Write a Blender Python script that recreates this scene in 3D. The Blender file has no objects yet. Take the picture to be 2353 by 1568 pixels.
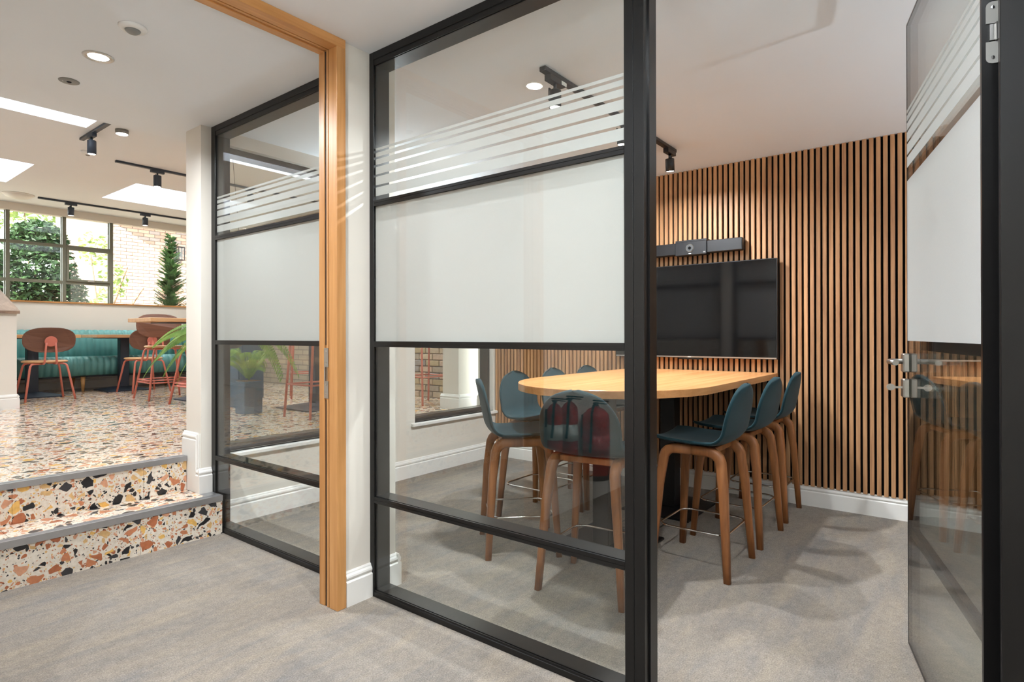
import bpy, bmesh, math, random
from mathutils import Vector, Matrix

sc = bpy.context.scene
col = sc.collection
R = math.radians
rnd = random.Random(7)

# ------------------------------------------------------------------ camera
CAM_H = 1.18
FPX, PCX, PCY = 1342.7, 1174.44, 769.22          # focal length and principal point in pixels
YAW, PITCH, ROLL = R(37.852), R(0.105), R(-0.112)  # yaw measured from +X towards +Y
cam_d = bpy.data.cameras.new('camera')
cam = bpy.data.objects.new('camera', cam_d)
col.objects.link(cam)
cam.location = (0, 0, CAM_H)
_f = Vector((math.cos(YAW) * math.cos(PITCH), math.sin(YAW) * math.cos(PITCH), math.sin(PITCH)))
_r = Vector((math.sin(YAW), -math.cos(YAW), 0)); _u = _r.cross(_f)
_r, _u = _r * math.cos(ROLL) + _u * math.sin(ROLL), _u * math.cos(ROLL) - _r * math.sin(ROLL)
cam.rotation_euler = Matrix((_r, _u, -_f)).transposed().to_euler()
cam_d.sensor_width = 36.0
cam_d.lens = FPX / 2353 * 36.0
cam_d.shift_x = (1176.5 - PCX) / 2353
cam_d.shift_y = (PCY - 784) / 2353
cam_d.clip_start = 0.02
sc.camera = cam

# ------------------------------------------------------------------ world, sun, exposure
w = bpy.data.worlds.new('world')
sc.world = w
w.use_nodes = True
bg = w.node_tree.nodes['Background']
bg.inputs[0].default_value = (0.93, 0.97, 1.0, 1)
bg.inputs[1].default_value = 7.0
sun_d = bpy.data.lights.new('sun', 'SUN')
sun_d.energy = 34.0
sun_d.angle = R(0.6)
sun_d.color = (1, 0.95, 0.86)
sun = bpy.data.objects.new('sun', sun_d)
col.objects.link(sun)
sun.location = (0, 0, 12)
sun.rotation_euler = Vector((0.80, 0.30, -0.46)).to_track_quat('-Z', 'Y').to_euler()

sc.view_settings.view_transform = 'Standard'
sc.view_settings.look = 'None'
sc.view_settings.gamma = 1.0
sc.view_settings.use_curve_mapping = False
sc.view_settings.exposure = 0.1
cy = sc.cycles
cy.use_denoising = True
cy.use_adaptive_sampling = True
cy.adaptive_threshold = 0.05
cy.max_bounces = 8
cy.diffuse_bounces = 4
cy.glossy_bounces = 4
cy.transmission_bounces = 6
cy.transparent_max_bounces = 20
cy.caustics_reflective = False
cy.caustics_refractive = False
cy.sample_clamp_indirect = 5.0
cy.use_light_tree = True

# ------------------------------------------------------------------ material helpers
def s2l(c):
    return tuple((x / 12.92 if x <= 0.04045 else ((x + 0.055) / 1.055) ** 2.4) for x in c)

def hexc(r, g, b):
    return s2l((r / 255, g / 255, b / 255)) + (1.0,)

class Mat:
    def __init__(self, name):
        self.m = bpy.data.materials.new(name)
        self.m.use_nodes = True
        self.nt = self.m.node_tree
        self.n = self.nt.nodes
        self.b = self.n['Principled BSDF']
        self.out = self.n['Material Output']
    def node(self, t, **kw):
        n = self.n.new(t)
        for k, v in kw.items():
            setattr(n, k, v)
        return n
    def link(self, a, b):
        self.nt.links.new(a, b)
    def set(self, **kw):
        for k, v in kw.items():
            self.b.inputs[k.replace('_', ' ')].default_value = v
        return self
    def coord(self, kind='Object', scale=(1, 1, 1), rand=0.0):
        if kind == 'World':
            g = self.node('ShaderNodeNewGeometry'); src = g.outputs['Position']
        else:
            t = self.node('ShaderNodeTexCoord'); src = t.outputs[kind]
        mp = self.node('ShaderNodeMapping')
        mp.inputs['Scale'].default_value = scale
        self.link(src, mp.inputs['Vector'])
        if rand:
            oi = self.node('ShaderNodeObjectInfo')
            mu = self.node('ShaderNodeMath', operation='MULTIPLY')
            self.link(oi.outputs['Random'], mu.inputs[0]); mu.inputs[1].default_value = rand
            cb = self.node('ShaderNodeCombineXYZ')
            for i in range(3): self.link(mu.outputs[0], cb.inputs[i])
            self.link(cb.outputs[0], mp.inputs['Location'])
        return mp.outputs[0]
    def noise(self, vec, scale, detail=3, rough=0.5, dist=0.0):
        n = self.node('ShaderNodeTexNoise')
        n.inputs['Scale'].default_value = scale
        n.inputs['Detail'].default_value = detail
        n.inputs['Roughness'].default_value = rough
        n.inputs['Distortion'].default_value = dist
        self.link(vec, n.inputs['Vector'])
        return n.outputs['Fac']
    def ramp(self, fac, stops, interp='LINEAR'):
        r = self.node('ShaderNodeValToRGB')
        e = r.color_ramp.elements
        r.color_ramp.interpolation = interp
        while len(e) < len(stops): e.new(0.5)
        for el, (p, c) in zip(e, stops):
            el.position = p; el.color = c
        self.link(fac, r.inputs[0])
        return r.outputs[0]
    def mix(self, fac, a, b, blend='MIX'):
        m = self.node('ShaderNodeMix', data_type='RGBA', blend_type=blend)
        if isinstance(fac, float): m.inputs[0].default_value = fac
        else: self.link(fac, m.inputs[0])
        for v, i in ((a, 6), (b, 7)):
            if isinstance(v, tuple): m.inputs[i].default_value = v
            else: self.link(v, m.inputs[i])
        return m.outputs[2]
    def math(self, op, a, b=0.0):
        m = self.node('ShaderNodeMath', operation=op)
        for v, i in ((a, 0), (b, 1)):
            if isinstance(v, (int, float)): m.inputs[i].default_value = v
            else: self.link(v, m.inputs[i])
        return m.outputs[0]
    def bump(self, h, strength=0.3, dist=0.002):
        b = self.node('ShaderNodeBump')
        b.inputs['Strength'].default_value = strength
        b.inputs['Distance'].default_value = dist
        self.link(h, b.inputs['Height'])
        self.link(b.outputs[0], self.b.inputs['Normal'])
    def color(self, c):
        if isinstance(c, tuple): self.b.inputs['Base Color'].default_value = c
        else: self.link(c, self.b.inputs['Base Color'])

M = {}
def plain(name, c, rough=0.5, metal=0.0, spec=0.5, var=0.06, scale=6.0):
    """flat paint / plastic / metal with a little procedural unevenness"""
    m = Mat(name)
    v = m.coord('Object')
    f = m.noise(v, scale, 4)
    lo = tuple(x * (1 - var) for x in c[:3]) + (1,)
    hi = tuple(min(1, x * (1 + var)) for x in c[:3]) + (1,)
    m.color(m.ramp(f, [(0.3, lo), (0.7, hi)]))
    m.set(Roughness=rough, Metallic=metal, Specular_IOR_Level=spec)
    M[name] = m.m
    return m

plain('wall_paint', hexc(226, 219, 208), 0.6, var=0.012, scale=2)
plain('ceiling_paint', hexc(236, 239, 243), 0.75, var=0.01, scale=1.5)
plain('skirting_paint', hexc(236, 233, 228), 0.32, var=0.01)
plain('black_frame', hexc(17, 16, 16), 0.30, spec=0.35, var=0.03)
plain('brown_frame', hexc(62, 56, 50), 0.35, var=0.06)
plain('black_felt', hexc(12, 11, 10), 0.95, spec=0.1)
plain('black_metal', hexc(22, 22, 24), 0.45, spec=0.4)
plain('dark_grey_metal', hexc(58, 60, 62), 0.4)
plain('seal', hexc(60, 44, 34), 0.6)
plain('steel', hexc(190, 188, 184), 0.28, 1.0, var=0.03)
plain('chrome', hexc(215, 213, 210), 0.10, 1.0, var=0.02)
plain('aluminium', hexc(176, 176, 178), 0.36, 0.85, var=0.06, scale=20)
plain('pink_steel', hexc(206, 118, 100), 0.42, var=0.03)
plain('blue_paint', hexc(56, 90, 116), 0.4, var=0.03)
plain('navy_metal', hexc(44, 54, 68), 0.45, var=0.05)
plain('red_enamel', hexc(190, 34, 22), 0.22, var=0.03)
plain('white_plastic', hexc(232, 230, 226), 0.4, var=0.01)
plain('grey_plastic', hexc(132, 130, 126), 0.45, var=0.02)
plain('olive_frame', hexc(112, 112, 96), 0.45, var=0.04)
plain('paper', hexc(226, 224, 216), 0.7, var=0.03)
plain('ground', hexc(150, 142, 128), 0.9, var=0.2, scale=1.5)
plain('bark', hexc(110, 84, 60), 0.85, var=0.3, scale=12)
plain('pot', hexc(70, 72, 74), 0.6)

def wood(name, dark, light, scale=1.0, rough=0.4, axis='Z', rand=9.0, bumpy=0.05):
    m = Mat(name)
    s = {'Z': (22, 22, 1.1), 'X': (1.1, 22, 22), 'Y': (22, 1.1, 22)}[axis]
    v = m.coord('Object', tuple(x * scale for x in s), rand)
    f1 = m.noise(v, 1.0, 5, 0.6, 0.6)
    v2 = m.coord('Object', tuple(x * scale * 4 for x in s), rand)
    f2 = m.noise(v2, 1.0, 3, 0.6)
    f = m.math('ADD', m.math('MULTIPLY', f1, 0.7), m.math('MULTIPLY', f2, 0.3))
    c = m.ramp(f, [(0.32, dark), (0.66, light)])
    oi = m.node('ShaderNodeObjectInfo')
    hs = m.node('ShaderNodeHueSaturation')
    m.link(c, hs.inputs['Color'])
    mr = m.node('ShaderNodeMapRange')
    m.link(oi.outputs['Random'], mr.inputs['Value'])
    mr.inputs['To Min'].default_value = 0.88; mr.inputs['To Max'].default_value = 1.12
    m.link(mr.outputs[0], hs.inputs['Value'])
    m.color(hs.outputs[0])
    m.set(Roughness=rough, Specular_IOR_Level=0.4)
    m.bump(f, bumpy, 0.001)
    M[name] = m.m

wood('walnut_slat', hexc(134, 94, 64), hexc(192, 145, 102), rough=0.5)
wood('stool_wood', hexc(112, 68, 38), hexc(158, 102, 60), rough=0.38)
wood('oak', hexc(172, 116, 62), hexc(206, 152, 96), scale=0.8, rough=0.42)
wood('oak_x', hexc(172, 116, 62), hexc(206, 152, 96), scale=0.8, rough=0.42, axis='X')
wood('table_oak', hexc(192, 132, 80), hexc(218, 160, 106), scale=0.7, rough=0.22, axis='X')
wood('chair_veneer', hexc(96, 64, 50), hexc(122, 84, 66), axis='X', rough=0.45)
wood('light_wood', hexc(198, 150, 104), hexc(222, 178, 132), axis='X', rough=0.42)
wood('cap_oak', hexc(128, 104, 88), hexc(168, 140, 118), axis='Y', scale=0.6, rough=0.45)
wood('leg_wood', hexc(190, 140, 84), hexc(214, 166, 108), rough=0.45)

# carpet: short cut pile, cloudy grey-brown
m = Mat('carpet')
v = m.coord('World')
big = m.noise(v, 2.0, 4, 0.6, 0.6)
mid = m.noise(v, 34.0, 4, 0.7, 0.5)
fine = m.noise(v, 190.0, 3, 0.75)
streak = m.noise(m.coord('World', (1.2, 5.0, 1)), 2.0, 4, 0.62, 0.5)
c1 = m.ramp(big, [(0.3, hexc(127, 121, 117)), (0.5, hexc(138, 128, 118)), (0.7, hexc(146, 137, 128))])
c2 = m.ramp(streak, [(0.3, hexc(111, 109, 108)), (0.5, hexc(138, 128, 117)), (0.7, hexc(156, 142, 123))])
c = m.mix(0.5, c1, c2)
c = m.mix(0.6, c, m.ramp(mid, [(0.3, (0.72, 0.72, 0.72, 1)), (0.7, (1.2, 1.2, 1.2, 1))]), 'MULTIPLY')
c = m.mix(0.8, c, m.ramp(fine, [(0.32, (0.5, 0.5, 0.5, 1)), (0.68, (1.4, 1.4, 1.4, 1))]), 'MULTIPLY')
m.color(c)
m.set(Roughness=0.95, Specular_IOR_Level=0.1)
m.b.inputs['Sheen Weight'].default_value = 0.1
m.bump(fine, 0.6, 0.006)
M['carpet'] = m.m

# terrazzo: shards of black, terracotta, ochre stone in a cream binder
def terrazzo(name, rough):
    m = Mat(name)
    base_v = m.coord('World')
    nz = m.node('ShaderNodeTexNoise'); nz.inputs['Scale'].default_value = 16; nz.inputs['Detail'].default_value = 1
    m.link(base_v, nz.inputs['Vector'])
    vm = m.node('ShaderNodeVectorMath', operation='MULTIPLY_ADD')
    m.link(nz.outputs['Color'], vm.inputs[0]); vm.inputs[1].default_value = (0.03, 0.03, 0.03)
    m.link(base_v, vm.inputs[2])
    wv = vm.outputs[0]
    cur = m.ramp(m.noise(base_v, 60, 3), [(0.3, hexc(206, 194, 178)), (0.7, hexc(224, 214, 200))])
    K = hexc(34, 33, 35); K2 = hexc(58, 56, 58); T = hexc(190, 122, 86); T2 = hexc(172, 102, 68)
    Y = hexc(224, 176, 98); Y2 = hexc(212, 172, 118); P = hexc(206, 150, 118)
    def layer(cur, scale, thr, var, keep, palette, seed):
        mp = m.node('ShaderNodeMapping')
        mp.inputs['Location'].default_value = (seed, seed * 0.7, seed * 1.3)
        mp.inputs['Rotation'].default_value = (seed, seed * 2, seed * 3)
        m.link(wv, mp.inputs['Vector'])
        d = m.node('ShaderNodeTexVoronoi', feature='DISTANCE_TO_EDGE')
        f = m.node('ShaderNodeTexVoronoi', feature='F1')
        for q in (d, f):
            q.inputs['Scale'].default_value = scale
            m.link(mp.outputs[0], q.inputs['Vector'])
        sp = m.node('ShaderNodeSeparateColor'); m.link(f.outputs['Color'], sp.inputs[0])
        lim = m.math('ADD', m.math('MULTIPLY', sp.outputs[1], var), thr)
        edge = m.math('SUBTRACT', d.outputs['Distance'], lim)
        mask = m.math('MULTIPLY', edge, 60.0)
        cl = m.node('ShaderNodeClamp'); m.link(mask, cl.inputs[0])
        on = m.math('LESS_THAN', sp.outputs[2], keep)
        fac = m.math('MULTIPLY', cl.outputs[0], on)
        st = [(i / len(palette), p) for i, p in enumerate(palette)]
        pc = m.ramp(sp.outputs[0], st, 'CONSTANT')
        vein = m.ramp(m.noise(wv, 45, 4, 0.6), [(0.3, (0.78, 0.78, 0.78, 1)), (0.7, (1.08, 1.08, 1.08, 1))])
        pc = m.mix(1.0, pc, vein, 'MULTIPLY')
        return m.mix(fac, cur, pc)
    cur = layer(cur, 95, 0.08, 0.25, 0.5, [T, K2, P, Y2, T2, K, Y], 3.1)
    cur = layer(cur, 46, 0.08, 0.24, 0.5, [K, T, Y, T2, P, K2, Y2], 5.7)
    cur = layer(cur, 19, 0.05, 0.16, 0.66, [K, T, Y, K, P, K2, Y2, T2], 1.9)
    m.color(cur)
    m.set(Roughness=rough, Specular_IOR_Level=0.5)
    M[name] = m.m
terrazzo('terrazzo', 0.30)
terrazzo('terrazzo_floor', 0.17)

# upholstery
def fabric(name, c, scale=420):
    m = Mat(name)
    v = m.coord('Object')
    f = m.noise(v, scale, 2, 0.6)
    g = m.noise(v, 7, 3)
    lo = tuple(x * 0.72 for x in c[:3]) + (1,); hi = tuple(min(1, x * 1.25) for x in c[:3]) + (1,)
    cc = m.ramp(f, [(0.3, lo), (0.7, hi)])
    cc = m.mix(0.25, cc, m.ramp(g, [(0.3, lo), (0.7, hi)]))
    m.color(cc)
    m.set(Roughness=0.9, Specular_IOR_Level=0.15)
    m.b.inputs['Sheen Weight'].default_value = 0.12
    m.b.inputs['Sheen Roughness'].default_value = 0.4
    m.bump(f, 0.35, 0.002)
    M[name] = m.m
fabric('teal_fabric', hexc(28, 52, 58))
m = plain('teal_leather', hexc(96, 154, 150), 0.38, var=0.08)

# glass: clear sheet, Fresnel mix of see-through and mirror
def glass(name, tint=(0.97, 0.985, 0.975, 1), ior=1.5, gain=1.0):
    m = Mat(name)
    m.n.remove(m.b)
    tr = m.node('ShaderNodeBsdfTransparent'); tr.inputs[0].default_value = tint
    gl = m.node('ShaderNodeBsdfGlossy'); gl.inputs['Roughness'].default_value = 0.0
    gl.inputs[0].default_value = (1, 1, 1, 1)
    ge = m.node('ShaderNodeNewGeometry')          # Schlick reflectance of a thin sheet, same from both sides
    dt = m.node('ShaderNodeVectorMath', operation='DOT_PRODUCT')
    m.link(ge.outputs['Normal'], dt.inputs[0]); m.link(ge.outputs['Incoming'], dt.inputs[1])
    k = m.math('POWER', m.math('SUBTRACT', 1.0, m.math('ABSOLUTE', dt.outputs['Value'])), 5.0)
    f0 = ((ior - 1) / (ior + 1)) ** 2
    fac = m.math('MULTIPLY', m.math('ADD', m.math('MULTIPLY', k, 1 - f0), f0), gain)
    mx = m.node('ShaderNodeMixShader')
    m.link(fac, mx.inputs[0]); m.link(tr.outputs[0], mx.inputs[1]); m.link(gl.outputs[0], mx.inputs[2])
    m.link(mx.outputs[0], m.out.inputs[0])
    M[name] = m.m
glass('glass')
glass('window_glass', (0.95, 0.97, 0.96, 1))

# frosted vinyl film: scatters both ways
def film(name, c, trans, clear=0.0):
    m = Mat(name)
    m.n.remove(m.b)
    df = m.node('ShaderNodeBsdfDiffuse'); df.inputs[0].default_value = c
    tl = m.node('ShaderNodeBsdfTranslucent'); tl.inputs[0].default_value = c
    mx = m.node('ShaderNodeMixShader'); mx.inputs[0].default_value = trans
    m.link(df.outputs[0], mx.inputs[1]); m.link(tl.outputs[0], mx.inputs[2])
    tp = m.node('ShaderNodeBsdfTransparent')
    m2 = m.node('ShaderNodeMixShader')
    v = m.coord('Object'); f = m.noise(v, 900, 2)
    cl = m.ramp(f, [(0.35, (clear * 0.7,) * 3 + (1,)), (0.65, (clear * 1.3,) * 3 + (1,))])
    m.link(cl, m2.inputs[0])
    m.link(mx.outputs[0], m2.inputs[1]); m.link(tp.outputs[0], m2.inputs[2])
    m.link(m2.outputs[0], m.out.inputs[0])
    M[name] = m.m
film('frosted_film', (0.745, 0.735, 0.72, 1), 0.62, 0.06)
film('opal', (0.70, 0.72, 0.75, 1), 0.85, 0.0)

def emit(name, c, strength):
    m = Mat(name)
    m.n.remove(m.b)
    e = m.node('ShaderNodeEmission'); e.inputs[0].default_value = c; e.inputs[1].default_value = strength
    m.link(e.outputs[0], m.out.inputs[0])
    M[name] = m.m
emit('lamp_lens', (1.0, 0.93, 0.83, 1), 16.0)

def screen_mat():
    m = Mat('tv_screen')
    v = m.coord('Object'); f = m.noise(v, 3, 2)
    m.color(m.ramp(f, [(0.3, hexc(8, 8, 9)), (0.7, hexc(11, 11, 12))]))
    m.set(Roughness=0.07, Specular_IOR_Level=0.4)
    M['tv_screen'] = m.m
screen_mat()

# bricks
def brick_mat(name, cols, value=1.0):
    m = Mat(name)
    oi = m.node('ShaderNodeObjectInfo')
    c = m.ramp(oi.outputs['Random'], [(i / len(cols), k) for i, k in enumerate(cols)], 'CONSTANT')
    v = m.coord('World')
    f = m.noise(v, 26, 5, 0.7)
    c = m.mix(0.7, c, m.ramp(f, [(0.25, (0.62, 0.62, 0.62, 1)), (0.75, (1.12, 1.12, 1.12, 1))]), 'MULTIPLY')
    m.color(c)
    m.set(Roughness=0.9, Specular_IOR_Level=0.15)
    m.bump(f, 0.6, 0.006)
    M[name] = m.m
brick_mat('brick_buff', [hexc(176, 158, 134), hexc(160, 146, 130), hexc(184, 160, 140), hexc(140, 134, 130), hexc(188, 168, 142), hexc(170, 152, 120)])
brick_mat('brick_pink', [hexc(190, 148, 128), hexc(200, 160, 140), hexc(176, 142, 126), hexc(160, 146, 140), hexc(206, 168, 150)])
plain('mortar', hexc(120, 112, 102), 0.95, var=0.1, scale=30)
def brick_wall_mat(name, ca, cb_):
    m = Mat(name)
    v = m.coord('World')
    sp = m.node('ShaderNodeSeparateXYZ'); m.link(v, sp.inputs[0])
    cb = m.node('ShaderNodeCombineXYZ')
    m.link(m.math('ADD', sp.outputs[0], sp.outputs[1]), cb.inputs[0]); m.link(sp.outputs[2], cb.inputs[1])
    b = m.node('ShaderNodeTexBrick')
    b.inputs['Scale'].default_value = 1.0
    b.inputs['Brick Width'].default_value = 0.225; b.inputs['Row Height'].default_value = 0.075
    b.inputs['Mortar Size'].default_value = 0.008
    b.inputs['Color1'].default_value = ca; b.inputs['Color2'].default_value = cb_
    b.inputs['Mortar'].default_value = hexc(130, 118, 108)
    m.link(cb.outputs[0], b.inputs['Vector'])
    m.color(b.outputs['Color'])
    m.set(Roughness=0.9)
    M[name] = m.m
brick_wall_mat('brick_far', hexc(196, 158, 138), hexc(172, 144, 128))
brick_wall_mat('brick_far_buff', hexc(176, 158, 134), hexc(160, 146, 130))

def leaf_mat(name, a, b, trans=0.35):
    m = Mat(name)
    v = m.coord('World')
    f = m.noise(v, 9, 3)
    c = m.ramp(f, [(0.3, a), (0.7, b)])
    m.color(c)
    m.set(Roughness=0.55, Specular_IOR_Level=0.3)
    tl = m.node('ShaderNodeBsdfTranslucent'); m.link(c, tl.inputs[0])
    mx = m.node('ShaderNodeMixShader'); mx.inputs[0].default_value = trans
    m.link(m.b.outputs[0], mx.inputs[1]); m.link(tl.outputs[0], mx.inputs[2])
    m.link(mx.outputs[0], m.out.inputs[0])
    M[name] = m.m
leaf_mat('fern_leaf', hexc(84, 124, 44), hexc(150, 182, 84))
leaf_mat('shrub_leaf', hexc(24, 44, 24), hexc(48, 76, 38), .2)
leaf_mat('pale_leaf', hexc(96, 120, 60), hexc(150, 168, 96))
leaf_mat('conifer_leaf', hexc(40, 66, 36), hexc(74, 104, 56), .3)

# ------------------------------------------------------------------ mesh helpers
class MB:
    def __init__(self):
        self.v, self.f, self.s = [], [], []
    def add(self, vs, fs, smooth=False):
        o = len(self.v)
        self.v += [tuple(p) for p in vs]
        self.f += [tuple(i + o for i in f) for f in fs]
        self.s += [smooth] * len(fs)
        return self
    def box(self, x0, x1, y0, y1, z0, z1, mat=None):
        vs = [(x0, y0, z0), (x1, y0, z0), (x1, y1, z0), (x0, y1, z0), (x0, y0, z1), (x1, y0, z1), (x1, y1, z1), (x0, y1, z1)]
        if mat is not None: vs = [mat @ Vector(p) for p in vs]
        return self.add(vs, [(0, 3, 2, 1), (4, 5, 6, 7), (0, 1, 5, 4), (1, 2, 6, 5), (2, 3, 7, 6), (3, 0, 4, 7)])
    def cbox(self, x0, x1, y0, y1, z0, z1, b=0.003):
        """box with chamfered edges"""
        xs, ys, zs = (x0, x1), (y0, y1), (z0, z1)
        bm = bmesh.new()
        bmesh.ops.create_cube(bm, size=1.0)
        for q in bm.verts:
            q.co = Vector((x0 + (q.co.x + .5) * (x1 - x0), y0 + (q.co.y + .5) * (y1 - y0), z0 + (q.co.z + .5) * (z1 - z0)))
        bmesh.ops.bevel(bm, geom=list(bm.edges), offset=b, segments=1, affect='EDGES')
        bm.verts.index_update()
        self.add([tuple(q.co) for q in bm.verts], [tuple(q.index for q in f.verts) for f in bm.faces])
        bm.free()
        return self
    def loft(self, rings, cap=True, smooth=True, closed=True):
        n = len(rings[0]); vs = [p for r in rings for p in r]; fs = []
        for i in range(len(rings) - 1):
            for j in range(n if closed else n - 1):
                k = (j + 1) % n
                fs.append((i * n + j, i * n + k, (i + 1) * n + k, (i + 1) * n + j))
        self.add(vs, fs, smooth)
        if cap:
            o = len(self.v) - len(vs)
            self.f.append(tuple(o + j for j in reversed(range(n)))); self.s.append(False)
            self.f.append(tuple(o + (len(rings) - 1) * n + j for j in range(n))); self.s.append(False)
        return self
    def cyl(self, c, r, z0, z1, n=20, r2=None, smooth=True):
        r2 = r if r2 is None else r2
        rg = lambda rr, z: [(c[0] + rr * math.cos(2 * math.pi * i / n), c[1] + rr * math.sin(2 * math.pi * i / n), z) for i in range(n)]
        return self.loft([rg(r, z0), rg(r2, z1)], True, smooth)
    def lathe(self, c, prof, n=24):
        rings = [[(c[0] + r * math.cos(2 * math.pi * i / n), c[1] + r * math.sin(2 * math.pi * i / n), c[2] + z) for i in range(n)] for r, z in prof]
        return self.loft(rings, True, True)
    def tube(self, pts, r, n=8, closed=False, radii=None, square=None):
        pts = [Vector(p) for p in pts]
        rings = []
        N = len(pts)
        up = None
        for i, p in enumerate(pts):
            if closed: t = pts[(i + 1) % N] - pts[i - 1]
            else: t = pts[min(i + 1, N - 1)] - pts[max(i - 1, 0)]
            t.normalize()
            if up is None:
                up = Vector((0, 0, 1)) if abs(t.z) < 0.9 else Vector((1, 0, 0))
            a = (up - t * up.dot(t))
            if a.length < 1e-6: a = t.orthogonal()
            a.normalize(); b = t.cross(a); up = a
            rr = radii[i] if radii else r
            if square:
                wa, wb = (square[0] * rr, square[1] * rr)
                k = 0.35
                sh = [(wa, wb * (1 - k)), (wa * (1 - k), wb), (-wa * (1 - k), wb), (-wa, wb * (1 - k)), (-wa, -wb * (1 - k)), (-wa * (1 - k), -wb), (wa * (1 - k), -wb), (wa, -wb * (1 - k))]
                rings.append([p + a * x + b * y for x, y in sh])
            else:
                rings.append([p + a * (rr * math.cos(2 * math.pi * j / n)) + b * (rr * math.sin(2 * math.pi * j / n)) for j in range(n)])
        if closed: rings.append(rings[0])
        return self.loft(rings, not closed, True)
    def prism(self, poly, z0, z1):
        n = len(poly)
        vs = [(x, y, z0) for x, y in poly] + [(x, y, z1) for x, y in poly]
        fs = [tuple(reversed(range(n))), tuple(range(n, 2 * n))]
        self.add(vs, fs)
        o = len(self.v) - 2 * n
        for j in range(n):
            k = (j + 1) % n
            self.f.append((o + j, o + k, o + n + k, o + n + j)); self.s.append(False)
        return self
    def extrude(self, prof, p0, p1, nrm):
        """profile (distance from wall, z) swept from p0 to p1; nrm = direction out of the wall"""
        nv = Vector((nrm[0], nrm[1], 0))
        rings = []
        for p in (p0, p1):
            rings.append([Vector((p[0], p[1], p[2] if len(p) > 2 else 0)) + nv * d + Vector((0, 0, z)) for d, z in prof])
        return self.loft(rings, True, False)
    def mesh(self, name):
        me = bpy.data.meshes.new(name)
        me.from_pydata(self.v, [], self.f)
        me.polygons.foreach_set('use_smooth', self.s)
        bm = bmesh.new(); bm.from_mesh(me)
        bmesh.ops.recalc_face_normals(bm, faces=bm.faces)
        bm.to_mesh(me); bm.free()
        me.update()
        return me
    def build(self, name, mat, parent=None, loc=None):
        me = self.mesh(name)
        me.materials.append(M[mat])
        o = bpy.data.objects.new(name, me)
        col.objects.link(o)
        if parent is not None: o.parent = parent
        if loc is not None: o.location = loc
        return o

def tag(o, label=None, cat=None, group=None, kind=None):
    if label: o['label'] = label
    if cat: o['category'] = cat
    if group: o['group'] = group
    if kind: o['kind'] = kind
    return o

def thing(name, label, cat, loc=(0, 0, 0), rz=0.0, group=None, kind=None):
    o = bpy.data.objects.new(name, None)
    col.objects.link(o)
    o.empty_display_size = 0.1
    o.location = loc; o.rotation_euler = (0, 0, rz)
    return tag(o, label, cat, group, kind)

def struct(name, mb, mat, label, cat, parent=None):
    return tag(mb.build(name, mat, parent), label, cat, None, 'structure')

def dup(root, loc, rz, label=None, group=None):
    r = root.copy(); col.objects.link(r)
    r.location = loc; r.rotation_euler = (0, 0, rz)
    if label: r['label'] = label
    if group: r['group'] = group
    for ch in list(root.children):
        c = ch.copy(); col.objects.link(c); c.parent = r
        for g in ch.children:
            d = g.copy(); col.objects.link(d); d.parent = c
            if g.type == 'LIGHT': d.data = g.data
    return r

def lamp(name, kind, energy, loc, parent=None, color=(0.90, 0.955, 1.0), size=0.05, angle=120, blend=0.6, aim=(0, 0, -1)):
    d = bpy.data.lights.new(name, kind)
    d.energy = energy; d.color = color
    if kind == 'AREA':
        d.shape = 'DISK'; d.size = size * 2; d.spread = R(angle)
    elif kind == 'SPOT':
        d.spot_size = R(angle); d.spot_blend = blend; d.shadow_soft_size = size
    o = bpy.data.objects.new(name, d); col.objects.link(o)
    o.location = loc
    o.rotation_euler = Vector(aim).to_track_quat('-Z', 'Y').to_euler()
    if parent is not None: o.parent = parent
    return o

# ------------------------------------------------------------------ layout numbers (metres; +X east, +Y north)
CEIL = 2.465
CAFE = 0.4394         # raised café floor
CAFE_CEIL = 2.97
YLOW = 4.08           # edge of the lower ceiling
XG, XB = 1.705, 1.797 # glazed screens: front and back face
XS = 4.467            # slatted wall backing
YW, YW2 = 3.66, 3.86  # wall between meeting room and café
YD, YD2 = 2.14, 2.25  # wall with the oak doorway
YN = 10.0             # café far wall
XW, XE = -0.95, 4.95  # outer side walls
YS = -1.5
STEP1, STEP2 = 3.513, 3.811
RISE1 = 0.230
XJ0, XJ1 = 1.517, 1.563   # right oak jamb
XNIB = 1.855
XPIER = 1.645
SK = [(0, 0), (.02, 0), (.02, .104), (.017, .108), (.012, .111), (.016, .117), (.018, .124), (.016, .132), (.010, .139), (.009, .144), (.005, .150), (0, .150)]

# ------------------------------------------------------------------ floors and ceilings
struct('floor', MB().box(XW, XS + 0.12, YS, STEP1 + 0.02, -0.1, 0), 'carpet', 'grey-brown cut pile carpet of the lobby and meeting room', 'floor')
struct('floor', MB().box(XG + 0.02, XS + 0.12, STEP1 + 0.02, YW + 0.1, -0.1, 0), 'carpet', 'carpet strip along the foot of the meeting room window wall', 'floor')
struct('ceiling', MB().box(XW, XE, YS, YLOW, CEIL, CEIL + 0.1).box(XW, XE, YLOW - .08, YLOW - .0005, CEIL + 0.1, CAFE_CEIL + 0.1), 'ceiling_paint', 'plain white plaster ceiling over the lobby and meeting room', 'ceiling')

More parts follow.
